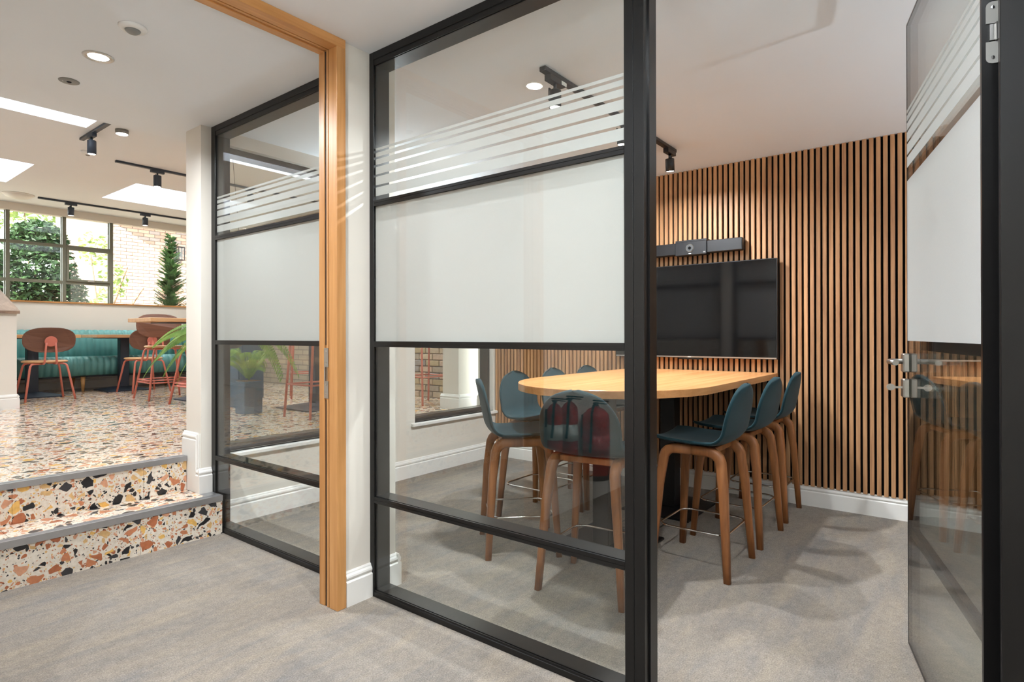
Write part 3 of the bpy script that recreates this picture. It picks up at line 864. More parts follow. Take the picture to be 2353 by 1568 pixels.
# ------------------------------------------------------------------ counter stools
def make_stool():
    t = thing('counter_stool', 'x', 'stool', group='teal counter stools around the meeting table')
    # shell profile: (y, z) from seat front to back top; local front = +Y
    prof = []
    for k in range(8):
        u = k / 7
        prof.append((.205 - .30 * u, .655 - .014 * math.sin(u * math.pi * .62)))
    cy_, cz_, rr = -.095, .641 + .085, .085
    prof[-1] = (-.095, .641)
    for k in range(1, 8):
        a = math.radians(-90 - 78 * k / 7)
        prof.append((cy_ + rr * math.cos(a), cz_ + rr * math.sin(a)))
    y0_, z0_ = prof[-1]
    for k in range(1, 11):
        u = k / 10
        prof.append((y0_ - .045 * u - .006 * u * u, z0_ + (.938 - z0_) * u))
    n = len(prof); NV = 15
    # half width along the profile
    L = [0]
    for i in range(1, n): L.append(L[-1] + math.dist(prof[i], prof[i - 1]))
    LT = L[-1]
    def hw(l):
        w0 = .205
        a = l / .085
        if a < 1: w0 = .165 + .04 * math.sqrt(max(0, 1 - (1 - a) ** 2))
        b = (LT - l) / .185
        if b < 1: w0 = .018 + .180 * math.sqrt(max(0, 1 - (1 - b) ** 2)) ** 1.05
        elif l > .30: w0 = .205 - .007 * min(1, (l - .30) / .12)
        return w0
    P = []
    for i, (yy, zz) in enumerate(prof):
        tn = Vector((0, prof[min(i + 1, n - 1)][0] - prof[max(i - 1, 0)][0], prof[min(i + 1, n - 1)][1] - prof[max(i - 1, 0)][1])).normalized()
        nr = Vector((0, tn.z, -tn.y))
        if nr.z < 0 and i < 8: nr = -nr
        if i >= 8 and nr.y < 0: nr = -nr
        row = []
        for j in range(NV):
            v_ = math.sin((-1 + 2 * j / (NV - 1)) * math.pi / 2)
            cup = .018 * abs(v_) ** 2.4
            p = Vector((v_ * hw(L[i]), yy, zz)) + nr * cup
            row.append((p, nr))
        P.append(row)
    th = .016
    inner = [[p + nr * 0 for p, nr in row] for row in P]
    outer = [[p - nr * th for p, nr in row] for row in P]
    mb = MB()
    vs, fs = [], []
    for row in inner: vs += row
    off = len(vs)
    for row in outer: vs += row
    for i in range(n - 1):
        for j in range(NV - 1):
            a = i * NV + j
            fs.append((a, a + 1, a + NV + 1, a + NV))
            fs.append((off + a, off + a + NV, off + a + NV + 1, off + a + 1))
    bd = [j for j in range(NV)] + [i * NV + NV - 1 for i in range(1, n)] + [(n - 1) * NV + j for j in range(NV - 2, -1, -1)] + [i * NV for i in range(n - 2, 0, -1)]
    # rounded rim: one extra ring pushed outwards
    cen = sum((Vector(p) for p in vs), Vector()) / len(vs)
    rim0 = len(vs)
    for k, b in enumerate(bd):
        a, c_ = vs[b], vs[b + off]
        mid = (Vector(a) + Vector(c_)) / 2
        i_, j_ = divmod(b, NV)
        pr = inner[min(max(i_ + (1 if i_ == 0 else -1 if i_ == n - 1 else 0), 0), n - 1)][min(max(j_ + (1 if j_ == 0 else -1 if j_ == NV - 1 else 0), 0), NV - 1)]
        d = (Vector(a) - Vector(pr)); d.normalize()
        vs.append(mid + d * .006)
    m_ = len(bd)
    for k in range(m_):
        k2 = (k + 1) % m_
        fs.append((bd[k], bd[k2], rim0 + k2, rim0 + k))
        fs.append((bd[k2] + off, bd[k] + off, rim0 + k, rim0 + k2))
    mb.add(vs, fs, True)
    sh = mb.build('shell', 'teal_fabric', t)
    md = sh.modifiers.new('sub', 'SUBSURF'); md.levels = 1; md.render_levels = 1
    # legs with bent knee running into the side rail
    for sx in (-1, 1):
        for sy in (-1, 1):
            pts = [(sx * .150, sy * .0, .606), (sx * .152, sy * .075, .606)]
            cx, cyy, cz = sx * .152, sy * .075, .606
            for a in (15, 35, 55, 75):
                t_ = math.radians(a)
                pts.append((sx * (.153 + .004 * a / 75), sy * (.085 + .062 * math.sin(t_)), .606 - .062 * (1 - math.cos(t_))))
            pts += [(sx * .172, sy * .163, .42), (sx * .190, sy * .177, .2), (sx * .205, sy * .19, 0)]
            rad = [.0255, .0255, .0258, .026, .0258, .025, .0225, .019, .0165]
            MB().tube(pts, .02, radii=rad, square=(.95, .82)).build('leg', 'stool_wood', t)
    MB().cbox(-.152, .152, -.105, -.07, .592, .622, .004).cbox(-.152, .152, .07, .105, .592, .622, .004).build('seat_frame', 'stool_wood', t)
    ring = []
    hx, hy, rc, zr = .176, .172, .06, .21
    for cxs, cys, a0 in ((1, 1, 0), (-1, 1, 90), (-1, -1, 180), (1, -1, 270)):
        for k in range(6):
            a = math.radians(a0 + 18 * k)
            ring.append((cxs * (hx - rc) + rc * math.cos(a), cys * (hy - rc) + rc * math.sin(a), zr))
    MB().tube(ring, .0055, 8, closed=True).build('foot_ring', 'chrome', t)
    return t
stool = make_stool()
SP = [((3.023, 1.084, 0), 0, 'nearest teal stool on the door side of the meeting table'),
      ((3.587, 1.078, 0), R(-1.5), 'middle teal stool on the door side of the meeting table'),
      ((4.152, 1.086, 0), R(1), 'teal stool on the door side of the table, closest to the slatted wall'),
      ((2.43, 1.386, 0), R(-84), 'teal stool at the rounded table end, back turned to the glass'),
      ((2.629, 1.992, 0), R(-135), 'teal stool seen side on at the rounded table corner'),
      ((3.17, 2.219, 0), R(180), 'nearest teal stool on the window side of the meeting table'),
      ((3.635, 2.215, 0), R(181), 'middle teal stool on the window side of the meeting table'),
      ((4.108, 2.211, 0), R(179), 'teal stool on the window side of the table, closest to the slatted wall')]
for i, (l, a, lab) in enumerate(SP):
    if i == 0:
        stool.location = l; stool.rotation_euler = (0, 0, a); stool['label'] = lab
    else: dup(stool, l, a, lab)

# ------------------------------------------------------------------ television and conference bar
tv = thing('television', 'flat black television hung on the slatted wall', 'television', (XS - .046, 1.67, 1.008))
MB().cbox(-.042, -.004, -.63, .63, 0, .716, .002).build('case', 'black_metal', tv)
MB().box(-.0435, -.042, -.624, .624, .016, .710).build('screen', 'tv_screen', tv)
MB().box(-.0445, -.042, -.624, .624, .003, .012).build('bottom_trim', 'steel', tv)
MB().box(-.046, -.0445, -.012, .012, .004, .010).build('logo', 'white_plastic', tv)
MB().box(-.03, -.015, -.09, .09, -.012, 0).build('sensor', 'black_metal', tv)
MB().box(-.004, .024, -.2, .2, .2, .5).build('wall_bracket', 'black_metal', tv)
cb_ = thing('conference_bar', 'black conference camera bar mounted above the television', 'camera bar', (XS - .022, 1.65, 1.80))
MB().cbox(-.085, -.015, -.377, -.122, .002, .092, .004).build('speaker_wing', 'black_metal', cb_)
MB().cbox(-.085, -.015, .122, .377, .002, .092, .004).build('speaker_wing', 'black_metal', cb_)
MB().cbox(-.094, -.015, -.1215, .1215, -.008, .095, .003).box(-.09, -.0, -.12, .12, .096, .108).build('body', 'black_metal', cb_)
def disc_x(mb, x0, x1, y, z, r, n=20):
    rg = lambda x: [(x, y + r * math.cos(2 * math.pi * i / n), z + r * math.sin(2 * math.pi * i / n)) for i in range(n)]
    return mb.loft([rg(x0), rg(x1)])
lens = disc_x(MB(), -.098, -.094, .005, .045, .031).build('lens_ring', 'chrome', cb_)
disc_x(MB(), -.1, -.098, .005, .045, .026).build('lens', 'dark_grey_metal', lens)
disc_x(MB(), -.1005, -.1, .005, .045, .012).build('lens_eye', 'tv_screen', lens)
MB().box(-.0945, -.094, -.004, .014, .001, .005).build('logo', 'white_plastic', cb_)
MB().box(-.0945, -.094, -.113, -.105, .004, .012).box(-.095, -.094, -.103, -.098, .004, .012).build('indicator', 'grey_plastic', cb_)
MB().box(-.015, 0, -.15, .15, .02, .07).build('wall_bracket', 'black_metal', cb_)

# ------------------------------------------------------------------ ceiling fittings
def downlight(loc, label, energy, grp):
    t = thing('downlight', label, 'downlight', loc, group=grp)
    n = 28
    MB().lathe((0, 0, 0), [(.040, 0), (.040, -.002), (.046, -.005), (.058, -.005), (.062, -.001), (.062, 0)], n).build('bezel', 'steel', t)
    MB().cyl((0, 0), .040, -.0025, -.0005, n).build('lens', 'lamp_lens', t)
    lamp('downlight_bulb', 'AREA', energy * .25, (0, 0, -.003), t, size=.036, angle=160)
    return t
LOB = 'recessed downlights in the lobby ceiling'
downlight((.955, 3.139, CEIL), 'lit white ringed downlight above the terrazzo steps', 150, LOB)
downlight((.984, 1.745, CEIL), 'lit downlight in front of the glazed screen, mirrored in its glass', 48, LOB)
downlight((.96, .35, CEIL), 'added downlight brightening the lobby near the camera, out of view above', 150, LOB)  # extra fitting added to light the lobby, not a known one
downlight((-.25, 1.0, CEIL), 'added downlight brightening the left side of the lobby, out of view', 115, LOB)  # also added for more lobby light, no such fitting known
sn = thing('presence_sensor', 'white round presence sensor nearest the oak door head', 'sensor', (.952, 2.727, CEIL))
MB().lathe((0, 0, 0), [(.052, 0), (.052, -.004), (.046, -.012), (.030, -.014)], 28).build('bezel', 'white_plastic', sn)
MB().lathe((0, 0, 0), [(.029, -.0141), (.026, -.020), (.018, -.026), (.006, -.029)], 24).build('dome', 'grey_plastic', sn)
em = thing('emergency_light', 'flat grey round emergency light in the lobby ceiling', 'emergency light', (.955, 3.552, CEIL))
MB().lathe((0, 0, 0), [(.044, 0), (.044, -.003), (.040, -.005), (.012, -.005)], 28).build('bezel', 'grey_plastic', em)
MB().lathe((0, 0, 0), [(.011, -.0051), (.009, -.009), (.004, -.011)], 16).build('lens', 'tv_screen', em)
MB().cyl((-.024, .008), .003, -.006, -.0049, 10).build('indicator', 'white_plastic', em)

def spot_head(track, p, drop, r, ln, energy, aim=(0, 0, -1), along='X', angle=100, mat='black_metal', size=.02, side=0):
    """lamp head hanging from adapter on the track (local coordinates)"""
    h = bpy.data.objects.new('spot_head', None)
    q = MB()
    ax = (.065, .018) if along == 'X' else (.018, .065)
    q.box(p[0] - ax[0], p[0] + ax[0], p[1] - ax[1], p[1] + ax[1], p[2] - .028, p[2])
    q.cyl((p[0], p[1]), .009, p[2] - .03 - drop, p[2] - .028, 10)
    hd = q.build('adapter', mat, track)
    av = Vector(aim).normalized()
    c0 = Vector((p[0], p[1], p[2] - .028 - drop))
    rot = av.to_track_quat('-Z', 'Y').to_matrix().to_4x4()
    mt = Matrix.Translation(c0) @ rot
    q = MB(); n = 20
    rings = [[mt @ Vector((rr * math.cos(2 * math.pi * i / n), rr * math.sin(2 * math.pi * i / n), z)) for i in range(n)] for rr, z in ((r * .9, 0), (r, -.004), (r, -ln), (r * .88, -ln), (r * .86, -ln + .008))]
    q.loft(rings)
    q.box(-.007, .007, r, r + .006, -ln * .5, .02, mt)
    sh = q.build('spot_body', mat, hd)
    q = MB()
    rings = [[mt @ Vector((rr * math.cos(2 * math.pi * i / n), rr * math.sin(2 * math.pi * i / n), z)) for i in range(n)] for rr, z in ((r * .84, -ln + .004), (r * .84, -ln + .001))]
    q.loft(rings).build('lens', 'lamp_lens', hd)
    if energy:
        l = lamp('spot_bulb', 'AREA', energy * .25, c0 + av * (ln + .002), track, size=r * .8, angle=angle + 30, aim=aim)
    return hd

tk = thing('track_light', 'black track with spotlights on the meeting room ceiling', 'track light', (3.09, 1.588, CEIL))
MB().cbox(-.80, .80, -.018, .018, -.022, 0, .002).box(-.79, .79, -.009, -.004, -.0225, -.0218).build('rail', 'black_metal', tk)
spot_head(tk, (-.69, 0, -.022), .03, .03, .085, 105, (0.0, 0, -1), 'X', 130, size=.025)
spot_head(tk, (.02, 0, -.022), .03, .03, .085, 105, (0, 0, -1), 'X', 130, size=.025)
spot_head(tk, (.72, 0, -.022), .03, .03, .085, 105, (.13, .02, -1), 'X', 130, size=.025)
MB().box(-.66, -.615, -.0195, -.0185, -.045, -.026).build('sticker', 'paper', tk)

tk = thing('track_light', 'short black track light beside the first rooflight', 'track light', (1.785, 5.73, CAFE_CEIL))
MB().cbox(-.018, .018, -.6, .56, -.022, 0, .002).build('rail', 'navy_metal', tk)
spot_head(tk, (0, .30, -.022), .025, .034, .12, 45, (0, 0, -1), 'Y', 90, 'navy_metal')
tk = thing('track_light', 'black track light in front of the third rooflight', 'track light', (3.436, 6.80, CAFE_CEIL))
MB().cbox(-1.22, 1.2, -.018, .018, -.022, 0, .002).build('rail', 'navy_metal', tk)
spot_head(tk, (-.83, 0, -.022), .025, .038, .12, 45, (0, 0, -1), 'X', 90, 'navy_metal')
spot_head(tk, (.2, 0, -.022), .025, .038, .12, 45, (0, 0, -1), 'X', 90, 'navy_metal')
tk = thing('track_light', 'long black track light along the far café window', 'track light', (3.408, 9.363, CAFE_CEIL))
MB().cbox(-1.22, 1.2, -.018, .018, -.022, 0, .002).build('rail', 'navy_metal', tk)
for xx in (-.87, .02, .84):
    spot_head(tk, (xx, 0, -.022), .025, .036, .11, 18, (0, .05, -1), 'X', 90, 'navy_metal')
tk = thing('track_light', 'added short track light brightening the buff brick wall, out of view', 'track light', (4.45, 5.2, CAFE_CEIL))  # track added to lift the dim café corner, none seen here
MB().cbox(-.018, .018, -.8, .8, -.022, 0, .002).build('rail', 'navy_metal', tk)
spot_head(tk, (0, -.55, -.022), .025, .036, .11, 75, (.06, -.25, -1), 'Y', 100, 'navy_metal')
spot_head(tk, (0, .4, -.022), .025, .036, .11, 75, (.15, 0, -1), 'Y', 100, 'navy_metal')
t = thing('downlight', 'small surface downlight on the café ceiling by the short track', 'downlight', (1.93, 5.77, CAFE_CEIL))
MB().cyl((0, 0), .05, -.035, 0, 24).build('bezel', 'grey_plastic', t)
MB().cyl((0, 0), .044, -.037, -.0351, 24).build('lens', 'lamp_lens', t)
t = thing('smoke_detector', 'white smoke detector on the café ceiling', 'smoke detector', (1.95, 6.7, CAFE_CEIL))
MB().lathe((0, 0, 0), [(.055, 0), (.055, -.012), (.04, -.03), (.02, -.034)], 24).build('body', 'white_plastic', t)
MB().lathe((0, 0, 0), [(.019, -.0341), (.015, -.040), (.008, -.041)], 16).build('sensor', 'grey_plastic', t)
t = thing('ceiling_speaker', 'shallow white dome fitting on the far café ceiling', 'ceiling fitting', (2.0, 9.4, CAFE_CEIL))
MB().lathe((0, 0, 0), [(.15, 0), (.15, -.01), (.13, -.03), (.08, -.05), (.03, -.056)], 32).build('dome', 'white_plastic', t)
MB().lathe((0, 0, 0), [(.165, 0), (.165, -.006), (.151, -.009)], 32).build('rim', 'white_plastic', t)

# ------------------------------------------------------------------ café furniture
def ellipse_ring(cx, cy, rx, ry, n=28, p=2.4):
    out = []
    for i in range(n):
        a = 2 * math.pi * i / n
        c_, s_ = math.cos(a), math.sin(a)
        out.append((cx + rx * math.copysign(abs(c_) ** (2 / p), c_), cy + ry * math.copysign(abs(s_) ** (2 / p), s_)))
    return out

def make_cafe_chair(sh, back=True, rails=()):
    t = thing('cafe_chair' if sh < .5 else 'bar_stool', 'x', 'chair' if sh < .5 else 'stool')
    q = MB()
    rings = []
    for k, z in ((.93, sh - .024), (1.0, sh - .018), (1.0, sh - .006), (.95, sh)):
        rings.append([(x, y_, z) for x, y_ in ellipse_ring(0, .01, .215 * k, .205 * k)])
    q.loft(rings).build('seat', 'light_wood', t)
    fx, fy = (.235, .225) if sh < .5 else (.255, .245) if sh < .7 else (.205, .205)
    for sx in (-1, 1):
        for sy in (-1, 1):
            pts = [(sx * .05, sy * .12, sh - .035), (sx * .13, sy * .14, sh - .035), (sx * .158, sy * .147, sh - .042), (sx * .172, sy * .153, sh - .062), (sx * .18, sy * .16, sh - .10), (sx * fx, sy * fy, 0)]
            MB().tube(pts, .0115, 8).build('leg', 'pink_steel', t)
    for zr in rails:
        u = 1 - zr / (sh - .1)
        ex, ey = .18 + (fx - .18) * u, .16 + (fy - .16) * u
        for a, b in (((-ex, -ey, zr), (ex, -ey, zr)), ((-ex, ey, zr), (ex, ey, zr)), ((-ex, -ey, zr), (-ex, ey, zr)), ((ex, -ey, zr), (ex, ey, zr))):
            MB().tube([a, b], .008, 8).build('stretcher', 'pink_steel', t)
    if back:
        zc = sh + .24
        q = MB()
        rings = []
        for k, off in ((.97, -.012), (1, -.009), (1, -.003), (.97, 0)):
            ring = []
            for x, z in ellipse_ring(0, zc, .252 * k, .145 * k, 32, 2.7):
                ring.append((x, -.205 + off + .55 * x * x - (z - zc) * .12, z))
            rings.append(ring)
        q.loft(rings).build('backrest', 'chair_veneer', t)
        q = MB()
        for sx in (-1, 1):
            q.tube([(sx * .058, -.10, sh - .034), (sx * .058, -.19, sh - .034), (sx * .058, -.212, sh - .028), (sx * .056, -.222, sh), (sx * .05, -.228, sh + .12), (sx * .042, -.232, sh + .21)], .011, 8)
        br = q.build('back_bracket', 'pink_steel', t)
        q = MB(); n = 20
        rg = lambda rr, yy: [(rr * math.cos(2 * math.pi * i / n), yy - rr * math.sin(2 * math.pi * i / n) * .12, sh + .225 + rr * math.sin(2 * math.pi * i / n)) for i in range(n)]
        q.loft([rg(.058, -.238), rg(.06, -.234), rg(.06, -.222)]).build('back_disc', 'pink_steel', br)
    return t

GC = 'pink framed chairs in the café'
ch = make_cafe_chair(.46)
ch.location = (2.065, 8.554, CAFE); ch['label'] = 'pink framed chair with oval brown back by the half wall'; ch['group'] = GC
dup(ch, (3.163, 8.69, CAFE), R(4), 'pink framed chair with oval brown back at the second low table', GC)
cs = make_cafe_chair(.63, True, (.2, .23))
GS = 'pink framed counter chairs at the high table'
cs.location = (2.988, 7.58, CAFE); cs.rotation_euler = (0, 0, R(178)); cs['label'] = 'pink framed counter chair showing its brown back under the high table top'; cs['group'] = GS
dup(cs, (3.011, 6.62, CAFE), R(3), 'pink framed counter chair half hidden by the white pier', GS)
bs = make_cafe_chair(.76, True, (.3,))
GB = 'pink framed bar stools behind the meeting room windows'
bs.location = (3.17, 4.744, CAFE); bs.rotation_euler = (0, 0, R(-90)); bs['label'] = 'pink framed bar stool in front of the dark square table foot'; bs['group'] = GB
dup(bs, (4.1, 6.3, CAFE), R(150), 'pink framed bar stool behind the dark square table foot', GB)
dup(bs, (4.50, 4.69, CAFE), R(175), 'pink framed bar stool against the buff brick wall', GB)
dup(bs, (4.15, 5.5, CAFE), R(90), 'pink framed bar stool facing the dark table from the brick side', GB)

def cafe_table(loc, sx, sy, h, label, colw=.055, bs_=.27):
    t = thing('cafe_table', label, 'table', loc)
    MB().cbox(-sx, sx, -sy, sy, h - .042, h, .003).build('table_top', 'light_wood', t)
    MB().cbox(-sx * .7, sx * .7, -sy * .7, sy * .7, h - .052, h - .0425, .002).build('top_plate', 'navy_metal', t)
    MB().cbox(-colw, colw, -colw, colw, .03, h - .0525, .003).build('column', 'navy_metal', t)
    q = MB()
    q.loft([[(-bs_, -bs_, 0), (bs_, -bs_, 0), (bs_, bs_, 0), (-bs_, bs_, 0)], [(-bs_, -bs_, .012), (bs_, -bs_, .012), (bs_, bs_, .012), (-bs_, bs_, .012)],
            [(-colw, -colw, .055), (colw, -colw, .055), (colw, colw, .055), (-colw, colw, .055)]], True, False)
    q.build('base', 'navy_metal', t)
    return t
cafe_table((2.06, 9.08, CAFE), .41, .34, .765, 'low oak topped table at the left end of the teal bench')
cafe_table((3.10, 9.22, CAFE), .41, .34, .765, 'low oak topped table behind the second pink chair')
cafe_table((4.2, 9.22, CAFE), .38, .34, .765, 'low oak topped table at the right of the teal bench')
cafe_table((3.193, 7.096, CAFE), .66, .31, .94, 'high oak topped table in the middle of the café', .05, .22)
cafe_table((3.55, 5.31, CAFE), .35, .35, 1.07, 'high table with wide dark foot behind the glazed screen', .06, .29)

# teal banquette
bq = thing('banquette', 'teal channel upholstered bench along the far café wall', 'bench', (2.78, 9.70, CAFE))
def scallop(x0, x1, pitch, prof, name):
    """prof: list of (y, z, bulge dir y, bulge dir z)"""
    q = MB(); n = int((x1 - x0) / pitch); K = 5
    rings = []
    for i in range(n):
        for k in range(K + (1 if i == n - 1 else 0)):
            u = k / K
            b = math.sqrt(max(0, 1 - (2 * u - 1) ** 2)) * .020
            x = x0 + (i + u) * pitch
            rings.append([(x, y_ + by * b, z + bz * b) for y_, z, by, bz in prof])
    return q.loft(rings).build(name, 'teal_leather', bq)
scallop(-1.6, 2.15, .075, [(.05, .27, 0, 0), (-.32, .21, 0, 0), (-.37, .23, -1, -.3), (-.40, .36, -1, 0), (-.385, .43, -1, .6), (-.34, .455, -.3, 1), (.05, .445, 0, 1), (.12, .40, 0, 0)], 'seat')
scallop(-1.6, 2.15, .075, [(.20, .40, 0, 0), (.06, .40, -.3, -.3), (.03, .47, -1, 0), (.07, .78, -1, .2), (.10, .815, -.5, 1), (.17, .82, 0, .6), (.20, .80, 0, 0)], 'backrest')
MB().box(-1.58, 2.13, -.30, .2, .19, .25).box(-1.58, 2.13, .12, .26, .25, .76).build('frame', 'navy_metal', bq)
for xx in (-1.35, -.10, 1.1, 2.0):
    for yy in (-.30, .12):
        MB().lathe((xx, yy, 0), [(.016, 0), (.03, .20)], 14).build('leg', 'leg_wood', bq)

# blue counter
bc = thing('counter', 'slim dark blue panelled counter behind the glazed screen', 'counter', (3.12, 6.08, CAFE))
MB().box(-.12, .13, -.26, .27, .10, 1.02).box(-.10, .11, -.24, .25, 0, .10).build('body', 'blue_paint', bc)
MB().cbox(-.134, -.12, -.245, -.01, .30, .98, .003).build('panel', 'blue_paint', bc)
MB().cbox(-.134, -.12, .01, .255, .30, .98, .003).build('panel', 'blue_paint', bc)
MB().cbox(-.134, -.12, -.26, .27, .10, .26, .003).build('plinth_board', 'blue_paint', bc)
MB().cbox(-.105, .115, -.274, -.26, .16, .98, .003).build('panel', 'blue_paint', bc)
MB().cbox(-.15, .15, -.29, .29, 1.02, 1.06, .004).build('worktop', 'light_wood', bc)
pb = thing('planter_box', 'low blue grey planter box beside the counter', 'planter', (2.89, 5.44, CAFE))
MB().cbox(-.09, .09, -.09, .09, 0, .31, .006).build('box', 'blue_paint', pb)
MB().box(-.082, .082, -.082, .082, .31, .315).build('soil', 'bark', pb)

# ferns
def frond(q, base, d, length, droop, width, rise=.25, n=42, roll=0.0):
    """one arching fern frond added to builder q"""
    d = Vector((d[0], d[1], 0)).normalized()
    side = Vector((-d.y, d.x, 0)) * math.cos(roll) - Vector((0, 0, math.sin(roll)))
    pts = []
    for i in range(n + 1):
        u = i / n
        pts.append(Vector(base) + d * (length * u * (1 - .12 * u * u)) + Vector((0, 0, rise * length * math.sin(u * 1.9) - droop * length * u * u)))
    q.tube(pts[::3] + [pts[-1]], .003, 5, radii=[.0035 * (1 - .75 * k / (len(pts[::3]))) for k in range(len(pts[::3]) + 1)])
    for i in range(3, n):
        u = i / n
        t = (pts[i + 1] - pts[i - 1]).normalized()
        up = side.cross(t)
        wl = width * (math.sin(min(1, u * 1.25 + .1) * math.pi * .52)) * (1 - u) ** .55 * 1.25 + .006
        lw = length / n * .62
        for s_ in (-1, 1):
            a = pts[i]
            tip = a + side * s_ * wl + t * wl * .28 - Vector((0, 0, wl * .22)) + up * 0
            m1 = a + (tip - a) * .35 + t * lw; m2 = a + (tip - a) * .35 - t * lw
            m3 = a + (tip - a) * .75 + t * lw * .8; m4 = a + (tip - a) * .75 - t * lw * .8
            q.add([a, m1, m3, tip, m4, m2], [(0, 1, 2, 3, 4, 5)])

def fern(name, label, loc, fr, hang=None):
    t = thing(name, label, 'plant', loc)
    if hang:
        MB().lathe((0, 0, -.16), [(.06, 0), (.13, .05), (.155, .14), (.15, .16)], 24).build('basket', 'pot', t)
        MB().lathe((0, 0, 0), [(.145, -.012), (.145, -.004)], 20).build('soil', 'bark', t)
        for k in range(3):
            a = k * 2.094
            MB().tube([(.148 * math.cos(a), .148 * math.sin(a), 0), (0, 0, hang)], .002, 6).build('cord', 'black_metal', t)
    for k, (ang, ln, dr, ri) in enumerate(fr):
        q = MB()
        frond(q, (0, 0, 0), (math.cos(ang), math.sin(ang)), ln, dr, .062 + ln * .03, ri, roll=R(48) * math.sin(ang - YAW))
        q.build('frond', 'fern_leaf', t)
    return t
fr = []
TOL = YAW + R(90)     # image-left direction
for k, (da, ln, dr, ri) in enumerate([(2, .80, .62, .10), (-8, .74, .50, .16), (10, .66, .36, .14), (-20, .60, .22, .2), (18, .55, .75, .05), (0, .5, .95, .0),
                                      (176, .92, .30, .14), (160, .60, .9, .2), (190, .62, .85, .2), (180, .50, 1.0, .2)]):
    fr.append((TOL + R(da), ln, dr, ri))
for k in range(12):
    fr.append((k * .52 + rnd.random() * .3, .30 + rnd.random() * .14, .4 + rnd.random() * .5, .5 + rnd.random() * .4))
fern('hanging_fern', 'hanging fern with long light green fronds behind the white pier', (2.36, 4.75, 1.24), fr, CAFE_CEIL - 1.24)
fern('potted_fern', 'small fern in the blue grey planter box', (2.89, 5.44, CAFE + .316),
     [(k * .55 + rnd.random() * .4, .20 + rnd.random() * .10, .3 + rnd.random() * .5, .9 + rnd.random() * .6) for k in range(14)])

# ------------------------------------------------------------------ fire extinguishers left of the doorway (seen mirrored in the glass)
def extinguisher(x, r, h, z, label, lab_c='paper'):
    t = thing('fire_extinguisher', label, 'fire extinguisher', (x, YD - r - .012, z), group='fire extinguishers beside the oak doorway')
    MB().lathe((0, 0, 0), [(r * .86, 0), (r, .012), (r, h * .74), (r * .93, h * .82), (r * .6, h * .88), (r * .25, h * .91), (r * .25, h * .93)], 24).build('cylinder', 'red_enamel', t)
    MB().lathe((0, 0, 0), [(r * 1.01, -.004), (r * 1.01, .03)], 24).build('base_ring', 'black_metal', t)
    MB().lathe((0, 0, 0), [(r * 1.008, h * .30), (r * 1.008, h * .56)], 24).build('label', lab_c, t)
    MB().cyl((0, 0), .018, h * .93, h * .97, 12).box(-.012, .012, -.10, .02, h * .985, h).box(-.012, .012, -.085, .02, h * .955, h * .965).build('valve', 'black_metal', t)
    MB().tube([(0, -.01, h * .95), (r * .9, -.03, h * .95), (r * 1.15, -.03, h * .85), (r * 1.12, -.02, h * .5), (r * 1.05, -.01, h * .35)], .009, 8).build('hose', 'black_metal', t)
    MB().box(-.02, .02, r - .002, r + .012, h * .5, h * .8).build('wall_bracket', 'black_metal', t)
extinguisher(.30, .05, .38, .40, 'slim red extinguisher nearest the oak jamb', 'paper')
extinguisher(.13, .055, .42, .36, 'slim red extinguisher between the other two')
extinguisher(-.15, .095, .54, .19, 'large red extinguisher furthest from the oak jamb', 'red_enamel')

# ------------------------------------------------------------------ garden beyond the café window
struct('ground', MB().box(-8, 20, YN + .12, 40, .1, .3), 'ground', 'pale gravel yard outside the café window', 'ground')
gw = thing('garden_wall', 'sunlit pale brick wall of the neighbouring house', 'wall', (3.75, 14.5, .3))
MB().box(0, 7.0, .02, .3, 0, 4.8).build('backing', 'brick_far', gw)
MB().box(0.85, 2.75, .006, .02, 1.45, 3.75).build('mortar_bed', 'mortar', gw)
gb_me = MB().cbox(.006, .219, -.004, .010, .005, .070, .004).mesh('brick'); gb_me.materials.append(M['brick_pink'])
for r_ in range(31):
    x = .85 + (.1125 if r_ % 2 else 0)
    while x < 2.5:
        o = bpy.data.objects.new('brick', gb_me); col.objects.link(o); o.parent = gw
        o.location = (x, 0, 1.46 + r_ * .075)
        x += .225
wl = thing('wall_lantern', 'dark lantern fixed to the sunlit brick wall', 'lantern', (6.0, 14.49, 3.1))
MB().box(-.05, .05, -.03, .005, -.05, .05).build('back_plate', 'black_metal', wl)
MB().box(-.07, .07, -.18, -.03, .14, .16).box(-.07, .07, -.18, -.03, -.16, -.14).box(-.07, -.055, -.18, -.165, -.14, .14).box(.055, .07, -.18, -.165, -.14, .14).box(-.07, -.055, -.045, -.03, -.14, .14).box(.055, .07, -.045, -.03, -.14, .14).build('cage', 'black_metal', wl)
MB().box(-.05, .05, -.16, -.05, -.13, .13).build('glass_body', 'window_glass', wl)

cn = thing('shadow_overhang', 'added overhang out of view that shadows the upper brick wall', 'shadow_overhang', (4.15, 14.49, 3.95))  # unseen slab put in to cast the slanting shadow on the bricks
MB().box(0, 6.0, -1.25, 0, 0, .12).build('soffit', 'wall_paint', cn)
MB().box(-.03, 6.0, -1.33, -1.25, -.02, .16).build('gutter', 'black_metal', cn)

